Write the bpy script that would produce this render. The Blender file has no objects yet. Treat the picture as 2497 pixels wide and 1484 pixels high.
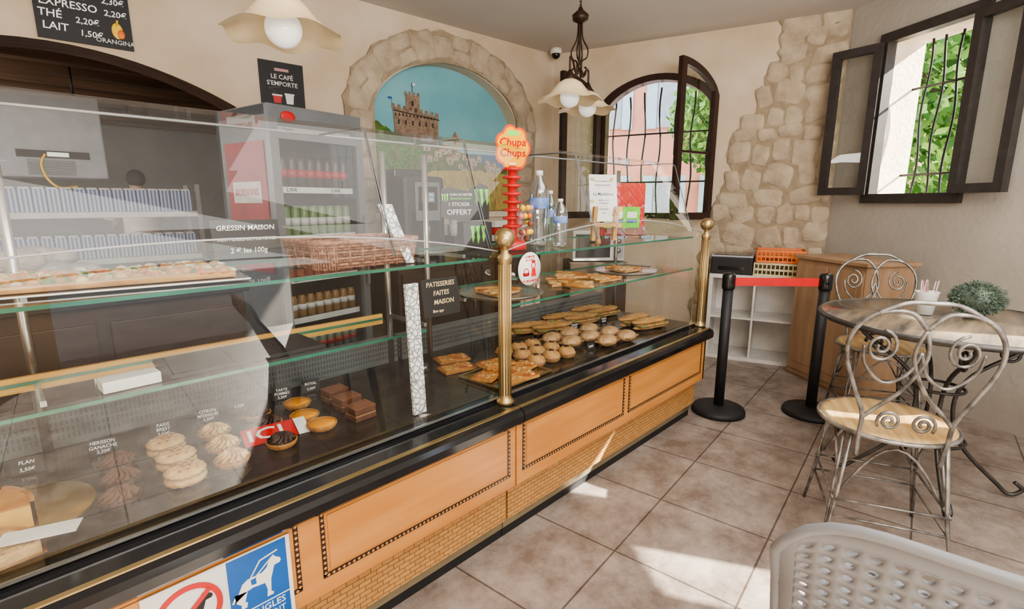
import bpy,bmesh,math,random
from mathutils import Vector,Matrix
random.seed(7)
rad=math.radians
SC=bpy.context.scene
COL=SC.collection
T=lambda x,y,z:Matrix.Translation((x,y,z))
def RZ(a):return Matrix.Rotation(rad(a),4,'Z')
def RX(a):return Matrix.Rotation(rad(a),4,'X')
def RY(a):return Matrix.Rotation(rad(a),4,'Y')
def frame(o,x,y):
    x=Vector(x).normalized();y=Vector(y);z=x.cross(y).normalized();y=z.cross(x)
    M=Matrix.Identity(4)
    for i in range(3):
        M[i][0]=x[i];M[i][1]=y[i];M[i][2]=z[i];M[i][3]=o[i]
    return M
# ---------------------------------------------------------------- materials
MC={}
def nmat(name):
    m=bpy.data.materials.new(name);m.use_nodes=True
    nt=m.node_tree;return m,nt,nt.nodes,nt.links,nt.nodes['Principled BSDF']
def pm(name,c1,c2=None,sc=8,rough=.5,metal=0,bump=0,stretch=(1,1,1),det=4,spec=.5,emit=0,bsc=None):
    if name in MC:return MC[name]
    m,nt,N,L,b=nmat(name)
    if c2 is None:c2=tuple(c*.86 for c in c1)
    tc=N.new('ShaderNodeTexCoord');mp=N.new('ShaderNodeMapping');mp.inputs['Scale'].default_value=stretch
    L.new(tc.outputs['Object'],mp.inputs['Vector'])
    no=N.new('ShaderNodeTexNoise');no.inputs['Scale'].default_value=sc;no.inputs['Detail'].default_value=det
    L.new(mp.outputs[0],no.inputs['Vector'])
    cr=N.new('ShaderNodeValToRGB');cr.color_ramp.elements[0].position=.35;cr.color_ramp.elements[1].position=.65
    cr.color_ramp.elements[0].color=(*c2,1);cr.color_ramp.elements[1].color=(*c1,1)
    L.new(no.outputs['Fac'],cr.inputs['Fac']);L.new(cr.outputs[0],b.inputs['Base Color'])
    b.inputs['Roughness'].default_value=rough;b.inputs['Metallic'].default_value=metal
    b.inputs['Specular IOR Level'].default_value=spec
    if emit:
        L.new(cr.outputs[0],b.inputs['Emission Color']);b.inputs['Emission Strength'].default_value=emit
    if bump:
        n2=N.new('ShaderNodeTexNoise');n2.inputs['Scale'].default_value=bsc or sc*3;n2.inputs['Detail'].default_value=5
        L.new(mp.outputs[0],n2.inputs['Vector'])
        bp=N.new('ShaderNodeBump');bp.inputs['Strength'].default_value=bump;bp.inputs['Distance'].default_value=.02
        L.new(n2.outputs['Fac'],bp.inputs['Height']);L.new(bp.outputs[0],b.inputs['Normal'])
    MC[name]=m;return m
def glassmat(name,tint=(.96,.98,.97),refl=.75,base=.045,pw=3.2):
    if name in MC:return MC[name]
    m=bpy.data.materials.new(name);m.use_nodes=True;nt=m.node_tree;N=nt.nodes;L=nt.links
    N.remove(N['Principled BSDF']);out=N['Material Output']
    tr=N.new('ShaderNodeBsdfTransparent');tr.inputs[0].default_value=(*tint,1)
    gl=N.new('ShaderNodeBsdfGlossy');gl.inputs['Roughness'].default_value=.01;gl.inputs['Color'].default_value=(1,1,1,1)
    lw=N.new('ShaderNodeLayerWeight');lw.inputs[0].default_value=.5
    p=N.new('ShaderNodeMath');p.operation='POWER';p.inputs[1].default_value=pw;L.new(lw.outputs['Facing'],p.inputs[0])
    a=N.new('ShaderNodeMath');a.operation='MULTIPLY_ADD';a.inputs[1].default_value=refl;a.inputs[2].default_value=base;L.new(p.outputs[0],a.inputs[0])
    mx=N.new('ShaderNodeMixShader');L.new(a.outputs[0],mx.inputs[0]);L.new(tr.outputs[0],mx.inputs[1]);L.new(gl.outputs[0],mx.inputs[2])
    L.new(mx.outputs[0],out.inputs[0]);MC[name]=m;return m
def tilemat():
    m,nt,N,L,b=nmat('floor_tiles')
    tc=N.new('ShaderNodeTexCoord');mp=N.new('ShaderNodeMapping');mp.vector_type='TEXTURE'
    mp.inputs['Location'].default_value=(1.51,.91,0);mp.inputs['Rotation'].default_value=(0,0,rad(5.2))
    L.new(tc.outputs['Object'],mp.inputs[0])
    br=N.new('ShaderNodeTexBrick');br.offset=0;br.inputs['Scale'].default_value=1;br.inputs['Brick Width'].default_value=.44;br.inputs['Row Height'].default_value=.44
    br.inputs['Mortar Size'].default_value=.0038;br.inputs['Mortar Smooth'].default_value=.2
    br.inputs['Color1'].default_value=(.9,.9,.9,1);br.inputs['Color2'].default_value=(1,1,1,1);br.inputs['Mortar'].default_value=(.36,.35,.34,1)
    L.new(mp.outputs[0],br.inputs['Vector'])
    n1=N.new('ShaderNodeTexNoise');n1.inputs['Scale'].default_value=5;n1.inputs['Detail'].default_value=12;n1.inputs['Roughness'].default_value=.75
    L.new(tc.outputs['Object'],n1.inputs[0])
    cr=N.new('ShaderNodeValToRGB');e=cr.color_ramp.elements;e[0].position=.38;e[1].position=.62;e[0].color=(.215,.168,.142,1);e[1].color=(.43,.372,.328,1)
    L.new(n1.outputs['Fac'],cr.inputs[0])
    mx=N.new('ShaderNodeMix');mx.data_type='RGBA';mx.blend_type='MULTIPLY';mx.inputs[0].default_value=1
    L.new(cr.outputs[0],mx.inputs[6]);L.new(br.outputs['Color'],mx.inputs[7]);L.new(mx.outputs[2],b.inputs['Base Color'])
    b.inputs['Roughness'].default_value=.36
    bp=N.new('ShaderNodeBump');bp.inputs['Strength'].default_value=.4;bp.inputs['Distance'].default_value=.004;bp.invert=True
    L.new(br.outputs['Fac'],bp.inputs['Height']);L.new(bp.outputs[0],b.inputs['Normal'])
    return m
def weavemat(name,c1,c2,w,h):
    m,nt,N,L,b=nmat(name)
    tc=N.new('ShaderNodeTexCoord');mp=N.new('ShaderNodeMapping');mp.inputs['Rotation'].default_value=(rad(90),0,0)
    L.new(tc.outputs['Object'],mp.inputs[0])
    br=N.new('ShaderNodeTexBrick');br.offset=.5;br.inputs['Scale'].default_value=1;br.inputs['Brick Width'].default_value=w;br.inputs['Row Height'].default_value=h
    br.inputs['Mortar Size'].default_value=h*.09;br.inputs['Mortar Smooth'].default_value=.7
    br.inputs['Color1'].default_value=(*c1,1);br.inputs['Color2'].default_value=(*[c*.82 for c in c1],1);br.inputs['Mortar'].default_value=(*c2,1)
    L.new(mp.outputs[0],br.inputs['Vector']);L.new(br.outputs['Color'],b.inputs['Base Color'])
    bp=N.new('ShaderNodeBump');bp.inputs['Strength'].default_value=.7;bp.inputs['Distance'].default_value=.005;bp.invert=True
    L.new(br.outputs['Fac'],bp.inputs['Height']);L.new(bp.outputs[0],b.inputs['Normal']);b.inputs['Roughness'].default_value=.5
    return m
def stripemat(name,c1,c2,sc,axis='X'):
    m,nt,N,L,b=nmat(name)
    tc=N.new('ShaderNodeTexCoord');w=N.new('ShaderNodeTexWave');w.bands_direction=axis;w.inputs['Scale'].default_value=sc
    L.new(tc.outputs['Object'],w.inputs[0]);cr=N.new('ShaderNodeValToRGB');cr.color_ramp.interpolation='CONSTANT'
    cr.color_ramp.elements[1].position=.5;cr.color_ramp.elements[0].color=(*c1,1);cr.color_ramp.elements[1].color=(*c2,1)
    L.new(w.outputs['Fac'],cr.inputs[0]);L.new(cr.outputs[0],b.inputs['Base Color']);b.inputs['Roughness'].default_value=.7
    return m
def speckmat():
    m,nt,N,L,b=nmat('speckled_white')  # pale reflection of a sunlit pillar, put into the colour
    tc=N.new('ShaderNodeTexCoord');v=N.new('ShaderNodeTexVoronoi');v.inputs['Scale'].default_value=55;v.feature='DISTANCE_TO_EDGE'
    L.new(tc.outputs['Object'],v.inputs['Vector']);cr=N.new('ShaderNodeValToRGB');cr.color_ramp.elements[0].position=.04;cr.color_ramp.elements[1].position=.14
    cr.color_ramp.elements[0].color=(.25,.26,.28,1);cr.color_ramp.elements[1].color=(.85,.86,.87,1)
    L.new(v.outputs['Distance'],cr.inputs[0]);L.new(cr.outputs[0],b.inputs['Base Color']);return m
WALL=pm('plaster_peach',(.69,.58,.45),(.59,.47,.33),sc=2.4,rough=.9,bump=.25,bsc=25,det=6)
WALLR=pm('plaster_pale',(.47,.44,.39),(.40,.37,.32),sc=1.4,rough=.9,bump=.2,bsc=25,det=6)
CEIL=pm('ceiling_paint',(.62,.58,.54),(.57,.53,.49),sc=.7,rough=.9)
STONE=pm('cast_stone',(.55,.46,.34),(.40,.32,.23),sc=8,rough=.95,bump=.9,bsc=20,det=9)
MORT=pm('stone_mortar',(.40,.32,.22),(.30,.235,.16),sc=12,rough=.95,bump=.5)
REVEAL=pm('lime_render',(.85,.76,.62),(.75,.64,.5),sc=10,rough=.9,bump=.4)
BROWN=pm('dark_brown_joinery',(.045,.020,.014),(.03,.013,.010),sc=20,rough=.35,stretch=(1,1,.1))
BROWN2=pm('greyish_brown_joinery',(.05,.042,.04),(.035,.03,.028),sc=20,rough=.4)
IRON=pm('black_iron',(.02,.02,.02),rough=.5,metal=.3)
GLS=glassmat('clear_glass',(.93,.95,.94),.4,.04,3.2)
GLF=glassmat('fridge_glass',(.86,.88,.88),.1,.015,4)
GLD=glassmat('display_glass',(.96,.98,.965),.36,.065,3.2)
GLU=glassmat('upper_guard_glass',(.97,.98,.97),.14,.045,3.0)
GLT=glassmat('frosted_top_glass',(.93,.94,.92),.40,.13,2.0)
GEDGE=pm('green_glass_edge',(.04,.20,.13),(.02,.12,.08),sc=4,rough=.1)
WOOD=pm('honey_wood',(.64,.305,.095),(.53,.225,.06),sc=3,rough=.35,stretch=(.6,6,6),det=8)
WICK=weavemat('woven_cane',(.60,.32,.115),(.26,.12,.035),.040,.0165)
INLD=pm('inlay_dark',(.05,.02,.01),rough=.4)
INLL=pm('inlay_light',(.62,.34,.12),rough=.4)
BLK=pm('gloss_black',(.012,.012,.014),rough=.12,spec=.6)
MBLK=pm('matte_black',(.02,.02,.022),rough=.55)
DECK=pm('dark_deck',(.030,.025,.020),(.020,.016,.013),sc=3,rough=.16)
BRASS=pm('aged_brass',(.50,.38,.20),(.38,.28,.13),sc=6,rough=.3,metal=.85)
STEEL=pm('brushed_steel',(.6,.6,.6),(.5,.5,.5),sc=5,rough=.25,metal=.9)
CHAMP=pm('champagne_strip',(.42,.36,.24),rough=.35,metal=.6)
GREY=pm('appliance_grey',(.17,.18,.19),rough=.4)
DGREY=pm('vent_grey',(.10,.10,.10),rough=.5)
LGREY=pm('light_grey_plastic',(.42,.43,.45),rough=.45)
FGREY=pm('fridge_frame_grey',(.13,.14,.15),rough=.4)
WHITE=pm('white_laminate',(.8,.78,.74),rough=.4)
PAPER=pm('white_card',(.85,.85,.83),rough=.7)
CHALK=pm('chalk_white',(.85,.85,.82),rough=.8,emit=.2)
RED=pm('signal_red',(.62,.02,.02),rough=.4)
YEL=pm('signal_yellow',(.95,.62,.05),rough=.45)
OCH=pm('orange_edge_strip',(.75,.42,.10),rough=.4)
BLUE=pm('sign_blue',(.01,.12,.45),rough=.4)
GRN=pm('vivid_green',(.15,.6,.03),rough=.4,emit=.15)
ORG=pm('orange_plastic',(.85,.2,.03),rough=.4)
CREAM=pm('cream_plastic',(.75,.66,.4),rough=.45)
AMB=pm('amber_glass_shade',(.80,.62,.36),(.90,.76,.52),sc=5,rough=.3,emit=.05)
BULB=pm('opal_bulb',(.95,.93,.88),(.92,.9,.85),sc=2,rough=.15,emit=.25)
# ---------------------------------------------------------------- mesh builder
class MB:
    def __init__(s):s.v=[];s.f=[];s.m=[];s.s=[];s.mats=[]
    def mi(s,m):
        if m not in s.mats:s.mats.append(m)
        return s.mats.index(m)
    def add(s,vs,fs,m,sm=False,M=None):
        o=len(s.v)
        for p in vs:
            p=Vector(p)
            s.v.append(M@p if M is not None else p)
        k=s.mi(m)
        for f in fs:s.f.append([i+o for i in f]);s.m.append(k);s.s.append(sm)
    def box(s,c,d,m,M=None,bev=0,sm=False):
        x,y,z=[q/2 for q in d]
        if bev:
            bm=bmesh.new();bmesh.ops.create_cube(bm,size=1,matrix=Matrix.Translation(c)@Matrix.Diagonal((*d,1)))
            bmesh.ops.bevel(bm,geom=bm.edges[:],offset=bev,segments=2,profile=.6,affect='EDGES')
            bm.verts.index_update()
            s.add([v.co.copy() for v in bm.verts],[[v.index for v in f.verts] for f in bm.faces],m,sm,M);bm.free();return
        vs=[(c[0]+a*x,c[1]+b*y,c[2]+e*z) for a in(-1,1) for b in(-1,1) for e in(-1,1)]
        s.add(vs,[[0,1,3,2],[4,6,7,5],[0,4,5,1],[2,3,7,6],[0,2,6,4],[1,5,7,3]],m,sm,M)
    def lathe(s,prof,m,n=24,M=None,sm=True,wav=None,caps=True):
        vs=[];fs=[]
        for j,(r,z) in enumerate(prof):
            for i in range(n):
                a=2*math.pi*i/n;rr=r;zz=z
                if wav:rr,zz=wav(r,z,a,j)
                vs.append((rr*math.cos(a),rr*math.sin(a),zz))
        for j in range(len(prof)-1):
            for i in range(n):
                k=(i+1)%n;fs.append([j*n+i,j*n+k,(j+1)*n+k,(j+1)*n+i])
        if caps and prof[0][0]>1e-5:fs.append(list(range(n))[::-1])
        if caps and prof[-1][0]>1e-5:fs.append([(len(prof)-1)*n+i for i in range(n)])
        s.add(vs,fs,m,sm,M)
    def cyl(s,p0,p1,r,m,n=16,r1=None,sm=True):
        p0=Vector(p0);p1=Vector(p1);d=p1-p0;l=d.length
        M=Matrix.Translation(p0)@d.to_track_quat('Z','Y').to_matrix().to_4x4()
        s.lathe([(r,0),(r if r1 is None else r1,l)],m,n,M,sm)
    def sph(s,c,r,m,n=16,M=None):
        if not hasattr(r,'__len__'):r=(r,r,r)
        k=max(5,n//2);pr=[(max(math.sin(math.pi*j/k),1e-6),-math.cos(math.pi*j/k)) for j in range(k+1)]
        MM=Matrix.Translation(c)@Matrix.Diagonal((*r,1))
        s.lathe(pr,m,n,(M@MM) if M is not None else MM)
    def tube(s,pts,r,m,n=8,M=None,closed=False):
        P=[Vector(p) for p in pts];k=len(P);vs=[];fs=[];up=None
        rr=r if hasattr(r,'__len__') else [r]*k
        for i,p in enumerate(P):
            a=P[(i-1)%k] if (i>0 or closed) else p
            b=P[(i+1)%k] if (i<k-1 or closed) else p
            t=(b-a).normalized() if (b-a).length>1e-9 else Vector((0,0,1))
            if up is None:
                up=t.orthogonal().normalized()
            else:
                up=(up-t*up.dot(t))
                up=up.normalized() if up.length>1e-6 else t.orthogonal().normalized()
            q=t.cross(up)
            for j in range(n):
                an=2*math.pi*j/n;vs.append(p+(up*math.cos(an)+q*math.sin(an))*rr[i])
        for i in range(k if closed else k-1):
            for j in range(n):
                i2=(i+1)%k;j2=(j+1)%n;fs.append([i*n+j,i*n+j2,i2*n+j2,i2*n+j])
        if not closed:
            fs.append(list(range(n))[::-1]);fs.append([(k-1)*n+j for j in range(n)])
        s.add(vs,fs,m,True,M)
    def prism(s,pts,z0,z1,m,M=None,sm=False):
        n=len(pts);vs=[(x,y,z0) for x,y in pts]+[(x,y,z1) for x,y in pts]
        fs=[list(range(n))[::-1],[n+i for i in range(n)]]+[[i,(i+1)%n,n+(i+1)%n,n+i] for i in range(n)]
        s.add(vs,fs,m,sm,M)
    def flat(s,pts,z,m,M=None):
        s.add([(x,y,z) for x,y in pts],[list(range(len(pts)))],m,False,M)
    def ring(s,o,i,z0,z1,m,M=None,closed=True):
        n=len(o);vs=[(x,y,z0) for x,y in o]+[(x,y,z0) for x,y in i]+[(x,y,z1) for x,y in o]+[(x,y,z1) for x,y in i];fs=[]
        for a in range(n if closed else n-1):
            b=(a+1)%n
            fs+=[[a,n+a,n+b,b],[2*n+a,2*n+b,3*n+b,3*n+a],[a,b,2*n+b,2*n+a],[n+a,3*n+a,3*n+b,n+b]]
        s.add(vs,fs,m,False,M)
    def text(s,txt,size,m,M,al='CENTER',ext=.0004,shear=0,sx=1):
        cu=bpy.data.curves.new('t','FONT');cu.body=txt;cu.size=size;cu.align_x=al;cu.align_y='CENTER';cu.extrude=ext;cu.resolution_u=2;cu.shear=shear;cu.offset=size*.010
        ob=bpy.data.objects.new('t',cu);COL.objects.link(ob)
        dg=bpy.context.evaluated_depsgraph_get();me=bpy.data.meshes.new_from_object(ob.evaluated_get(dg))
        s.add([Vector((v.co.x*sx,v.co.y,v.co.z)) for v in me.vertices],[list(p.vertices) for p in me.polygons],m,False,M)
        bpy.data.objects.remove(ob);bpy.data.curves.remove(cu);bpy.data.meshes.remove(me)
    def mesh(s,name):
        me=bpy.data.meshes.new(name);me.from_pydata([tuple(v) for v in s.v],[],s.f)
        for m in s.mats:me.materials.append(m)
        for p,k,sm in zip(me.polygons,s.m,s.s):p.material_index=k;p.use_smooth=sm
        me.update();return me
    def part(s,name,parent,M=None,label=None):
        o=bpy.data.objects.new(name,s.mesh(name));COL.objects.link(o);o.parent=parent
        if M is not None:o.matrix_basis=M
        if label:o['label']=label
        return o
    def solo(s,name,label=None,cat=None,M=None,group=None,kind=None):
        o=bpy.data.objects.new(name,s.mesh(name));COL.objects.link(o)
        if M is not None:o.matrix_basis=M
        if label:o['label']=label
        if cat:o['category']=cat
        if group:o['group']=group
        if kind:o['kind']=kind
        return o
def thing(name,label,cat,M=None,group=None,kind=None):
    o=bpy.data.objects.new(name,None);COL.objects.link(o);o.empty_display_size=.1
    if M is not None:o.matrix_basis=M
    if label:o['label']=label
    if cat:o['category']=cat
    if group:o['group']=group
    if kind:o['kind']=kind
    return o
def dup(o,M,label=None):
    def rec(src,par):
        c=src.copy();COL.objects.link(c)
        if par is not None:c.parent=par
        for ch in list(src.children):rec(ch,c)
        return c
    n=rec(o,None);n.matrix_basis=M
    if label:n['label']=label
    return n
def smooth_path(pts,n=6):
    P=[Vector(p) for p in pts];out=[]
    for i in range(len(P)-1):
        p0=P[max(i-1,0)];p1=P[i];p2=P[i+1];p3=P[min(i+2,len(P)-1)]
        for k in range(n):
            t=k/n
            out.append(.5*((2*p1)+(p2-p0)*t+(2*p0-5*p1+4*p2-p3)*t*t+(3*p1-p0-3*p2+p3)*t**3))
    out.append(P[-1]);return out
# ---------------------------------------------------------------- room shell
HC=2.73
A=(4.161,3.435);B=(4.816,1.053)
bd=(.9974,-.0715);OB=(-2.6,3.920)
MBK=frame((OB[0],OB[1],0),(bd[0],bd[1],0),(0,0,1))
wd=((B[0]-A[0]),(B[1]-A[1]));MWN=frame((A[0],A[1],0),(wd[0],wd[1],0),(0,0,1));LW=math.hypot(*wd)
MRT=frame((B[0],B[1],0),(-.574,-.817,0),(0,0,1))
lx=lambda X:(X+2.6)/.9974
KC=pm('dark_beam_wood',(.13,.07,.035),(.07,.036,.018),sc=5,rough=.6,stretch=(.3,6,6))
def wall(name,L,H,ops,th,M,mat,rev=None,z0=0):
    mb=MB();rev=rev or mat
    bps=[0,L]
    def top(o,x):
        c=(o[0]+o[1])/2;hw=(o[1]-o[0])/2;q=max(0,1-((x-c)/hw)**2)
        return o[3]+o[4]*q**o[5]
    for o in ops:
        n=28 if o[4]>0 else 1
        bps+=[ (o[0]+o[1])/2-(o[1]-o[0])/2*math.cos(math.pi*i/n) for i in range(n+1)]
    bps=sorted(set(round(b,5) for b in bps))
    def q(x0,x1,a0,a1,b0,b1):
        if max(b0-a0,b1-a1)<1e-4:return
        mb.add([(x0,a0,0),(x1,a1,0),(x1,b1,0),(x0,b0,0)],[[0,1,2,3]],mat)
        mb.add([(x0,a0,-th),(x1,a1,-th),(x1,b1,-th),(x0,b0,-th)],[[3,2,1,0]],mat)
    for x0,x1 in zip(bps,bps[1:]):
        xm=(x0+x1)/2;oo=sorted([o for o in ops if o[0]<xm<o[1]],key=lambda o:o[2])
        lo=(z0,z0)
        for o in oo:
            rv=o[6] if len(o)>6 else rev
            q(x0,x1,lo[0],lo[1],o[2],o[2]);t0,t1=top(o,x0),top(o,x1);lo=(t0,t1)
            mb.add([(x0,t0,0),(x1,t1,0),(x1,t1,-th),(x0,t0,-th)],[[0,1,2,3]],rv)
            if o[2]>z0:mb.add([(x0,o[2],0),(x1,o[2],0),(x1,o[2],-th),(x0,o[2],-th)],[[3,2,1,0]],rv)
        q(x0,x1,lo[0],lo[1],H,H)
    for o in ops:
        rv=o[6] if len(o)>6 else rev
        for x,fl in((o[0],0),(o[1],1)):
            f=[0,1,2,3] if fl else [3,2,1,0]
            mb.add([(x,o[2],0),(x,o[3],0),(x,o[3],-th),(x,o[2],-th)],[f],rv)
    mb.add([(0,z0,0),(0,H,0),(0,H,-th),(0,z0,-th)],[[0,1,2,3]],mat);mb.add([(L,z0,0),(L,H,0),(L,H,-th),(L,z0,-th)],[[3,2,1,0]],mat)
    mb.add([(0,H,0),(L,H,0),(L,H,-th),(0,H,-th)],[[0,1,2,3]],mat)
    return mb.solo(name,kind='structure',M=M)
KO=(lx(-.5),lx(1.25),0,1.9,.225,1.0,KC)
NI=(lx(2.2),lx(3.66),1.22,2.0,.43,.6)
wall('wall_back',math.hypot(A[0]-OB[0],A[1]-OB[1]),HC,[KO,NI],.25,MBK,WALL)
AW=(.5,1.55,1.16,2.2,.24,.7)
wall('wall_far',LW,HC,[AW],.28,MWN,WALL,REVEAL)
RW=(.36,.97,1.35,2.41,0,1)
SUN1=(2.70,3.06,1.46,1.90,0,1);SUN2=(3.34,3.66,1.30,1.80,0,1)  # unseen openings added here, shaped to place the sun patches
wall('wall_right',4.6,HC,[RW,SUN1,SUN2],.12,MRT,WALLR,REVEAL)
wall('wall_front',4.6,HC,[(.03,2.0,0,2.66,0,1),(2.35,4.2,0,2.4,0,1)],.25,frame((2.3,-2.75,0),(-1,0,0),(0,0,1)),WALL)
wall('wall_left',6.9,HC,[],.25,frame((-2.3,-2.9,0),(0,1,0),(0,0,1)),WALL)
mb=MB();mb.add([(-2.6,-3,0),(3,-3,0),(4.6,-1.3,0),(5.3,1,0),(4.6,3.6,0),(4.5,9.1,0),(-2.6,9.1,0)],[[0,1,2,3,4,5,6]],tilemat());mb.solo('floor',kind='structure')
mb=MB();mb.prism([(-2.6,-3.0),(2.2,-3.0),(2.32,-2.8),(4.96,.95),(5.12,1.2),(4.5,3.6),(4.4,4.3),(-2.6,4.3)],HC,HC+.12,CEIL);mb.solo('ceiling',kind='structure')
# kitchen beyond the arch
KW=pm('kitchen_wall_grey',(.26,.25,.235),(.21,.20,.19),sc=1.5,rough=.6)
mb=MB();mb.box((1.2,8.9,1.3),(6.2,.2,2.6),KW);mb.solo('wall_kitchen',kind='structure')
mb=MB();mb.box((4.2,6.4,1.3),(.2,4.9,2.6),KW);mb.solo('wall_kitchen_side',kind='structure')
mb=MB();mb.box((-1.8,6.4,1.3),(.2,4.9,2.6),KW);mb.solo('wall_kitchen_end',kind='structure')
mb=MB();mb.box((1.2,6.4,2.42),(6.2,4.9,.06),KC)
for i in range(10):mb.box((1.2,4.1+i*.48,2.34),(6.0,.12,.12),KC)
mb.solo('ceiling_kitchen',kind='structure')
# ---------------------------------------------------------------- windows
def arch_top(x,hw,sp,ri,p):return sp+ri*max(0,1-((x-hw)/hw)**2)**p
def wavybar(mb,x,z0,z1,zz,M,ph=0,amp=.012):
    pts=[(x+amp*math.sin(9*z+ph),z,zz) for z in [z0+(z1-z0)*i/20 for i in range(21)]]
    mb.tube(pts,.008,IRON,6,M)
w1=thing('window_1','arched window with dark brown wooden frame and iron bars','window',MWN,kind='structure')
hw=.525;xs=[hw-hw*math.cos(math.pi*i/24) for i in range(25)]
out=[(AW[0],AW[2])]+[(AW[0]+x,arch_top(x,hw,2.2,.24,.7)) for x in xs]+[(AW[1],AW[2])]
c0=AW[0]+hw
inn=[(c0+(x-c0)*.89,max(z-.055,AW[2]+.05) if 0<i<len(out)-1 else AW[2]+.05) for i,(x,z) in enumerate(out)]
mb=MB();mb.ring(out,inn,-.10,.015,BROWN);mb.part('window_frame',w1)
mb=MB()
for i in range(7):wavybar(mb,AW[0]+.08+i*.148,AW[2],2.36-abs(i-3)*.03,-.2,None,i*1.3)
for z in(1.5,1.95):mb.tube([(AW[0],z,-.2),(AW[1],z,-.2)],.008,IRON,6)
mb.part('window_bars',w1)
def leafhalf(par,hinge,dr):
    M=frame((hinge[0],hinge[1],0),(dr[0],dr[1],0),(0,0,1))
    W=.52;n=12;xs=[W*i/n for i in range(n+1)];zt=lambda x:2.2+.24*max(0,1-((W-x)/W)**2)**.7
    o=[(0,1.16)]+[(x,zt(x)) for x in xs]+[(W,1.16)]
    w=.06;i_=[(w,1.16+w)]+[(w+(W-2*w)*x/W,zt(w+(W-2*w)*x/W)-w*.9) for x in xs]+[(W-w,1.16+w)]
    mb=MB();mb.ring(o,i_,-.02,.02,BROWN);mb.box((W/2,1.72,0),(W-.08,.02,.025),BROWN)
    lf=mb.part('window_sash',par,M=MWN.inverted()@M)
    mb=MB();mb.flat(i_,0,GLS);mb.part('window_pane',lf)
    mb=MB();mb.box((W-.03,1.75,.03),(.02,.12,.02),STEEL);mb.part('window_handle',lf)
P=MWN@Vector((AW[1],0,.03))
leafhalf(w1,(P.x,P.y),((-.815*.6934-.58*.7206),(.815*.7206-.58*.6934)))
P=MWN@Vector((AW[0],0,.03))
leafhalf(w1,(P.x,P.y),(-.985,.10))
w2=thing('window_2','rectangular window with dark frame, casements folded open and iron bars','window',MRT,kind='structure')
mb=MB();x0,x1,z0,z1=RW[:4];e=.05
mb.ring([(x0-e,z0-e),(x0-e,z1+e),(x1+e,z1+e),(x1+e,z0-e)],[(x0+.015,z0+.015),(x0+.015,z1-.015),(x1-.015,z1-.015),(x1-.015,z0+.015)],-.04,.035,BROWN2);mb.part('window_frame',w2)
mb=MB()
mb.ring([(x0-.02,z0-.02),(x0-.02,z1+.02),(x1+.02,z1+.02),(x1+.02,z0-.02)],[(x0,z0),(x0,z1),(x1,z1),(x1,z0)],-.30,-.12,REVEAL);mb.part('window_reveal',w2)
mb=MB()
for i in range(5):wavybar(mb,x0+.1+i*.105,z0-.02,z1,-.24,None,i*1.7,.014)
for z in(1.5,2.1):mb.tube([(x0,z,-.24),(x1,z,-.24)],.009,IRON,6)
mb.part('window_bars',w2)
def casement(par,hx,dr,W):
    P=MRT@Vector((hx,0,.045));M=frame((P.x,P.y,0),(*dr,0),(0,0,1))
    a,b=1.36,2.40;w=.055
    mb=MB();mb.ring([(0,a),(0,b),(W,b),(W,a)],[(w,a+w),(w,b-w),(W-w,b-w),(W-w,a+w)],-.022,.022,BROWN2)
    s=mb.part('window_sash',par,M=MRT.inverted()@M)
    mb=MB();mb.flat([(w,a+w),(w,b-w),(W-w,b-w),(W-w,a+w)],0,GLS);mb.part('window_pane',s)
def rf(r,f):return (.7206*f+.6934*r,.6934*f-.7206*r)
h=MRT@Vector((x0,0,.045));t=rf(2.39,4.16);casement(w2,x0,(t[0]-h.x,t[1]-h.y),.33)
h=MRT@Vector((x1,0,.045));t=rf(2.74,2.9);casement(w2,x1,(t[0]-h.x,t[1]-h.y),.34)
for n,(a,b,c,d,_,_) in enumerate([SUN1,SUN2]):
    w=thing('window_%d'%(n+3),'small sunny fixed window with dark frame','window',MRT,kind='structure')
    mb=MB();mb.ring([(a,c),(a,d),(b,d),(b,c)],[(a+.015,c+.015),(a+.015,d-.015),(b-.015,d-.015),(b-.015,c+.015)],-.1,-.05,BROWN2)
    mb.part('window_frame',w)  # frame of the unseen opening added to shape a sun patch
# ---------------------------------------------------------------- stone reliefs
def stone(mb,cx,cy,w,h,rot,z=0,ht=.016,n=7):
    vs=[];rr=[random.uniform(.78,1.14) for _ in range(n)]
    off=random.uniform(0,6.28);N=n*3
    def R_(i):
        k=i/3;a=int(k)%n;b=(a+1)%n;t=k-int(k);return rr[a]*(1-t)+rr[b]*t
    for k,(s_,zz) in enumerate([(1,0),(.93,ht*.6),(.80,ht*.95),(.45,ht)]):
        for i in range(N):
            a=2*math.pi*i/N+off
            ca,sa=math.cos(a),math.sin(a);q=max(abs(ca),abs(sa))**.75
            x=ca/q*w/2*.93*R_(i)*s_;y=sa/q*h/2*.93*R_(i)*s_
            c,s2=math.cos(rot),math.sin(rot)
            vs.append((cx+x*c-y*s2,cy+x*s2+y*c,z+zz))
    fs=[]
    for k in range(3):
        for i in range(N):
            j=(i+1)%N;fs.append([k*N+i,k*N+j,(k+1)*N+j,(k+1)*N+i])
    fs.append([3*N+i for i in range(N)])
    mb.add(vs,fs,STONE,True)
mb=MB()
c=(NI[0]+NI[1])/2;HWN=(NI[1]-NI[0])/2
def archpt(t,off):
    a=math.pi*(1-t)
    x=math.cos(a)*(HWN+off);q=max(0,math.sin(a))
    return (c+x,2.0+(.43+off)*q**1.05)
inn=[(NI[0],1.22)]+[archpt(i/30,.0) for i in range(31)]+[(NI[1],1.22)]
ou=[(NI[0]-.22,1.1)]+[archpt(i/30,.235+.018*math.sin(i*1.9)) for i in range(31)]+[(NI[1]+.22,1.1)]
mb.ring(ou,inn,0,.018,MORT,closed=False)
n=14
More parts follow.
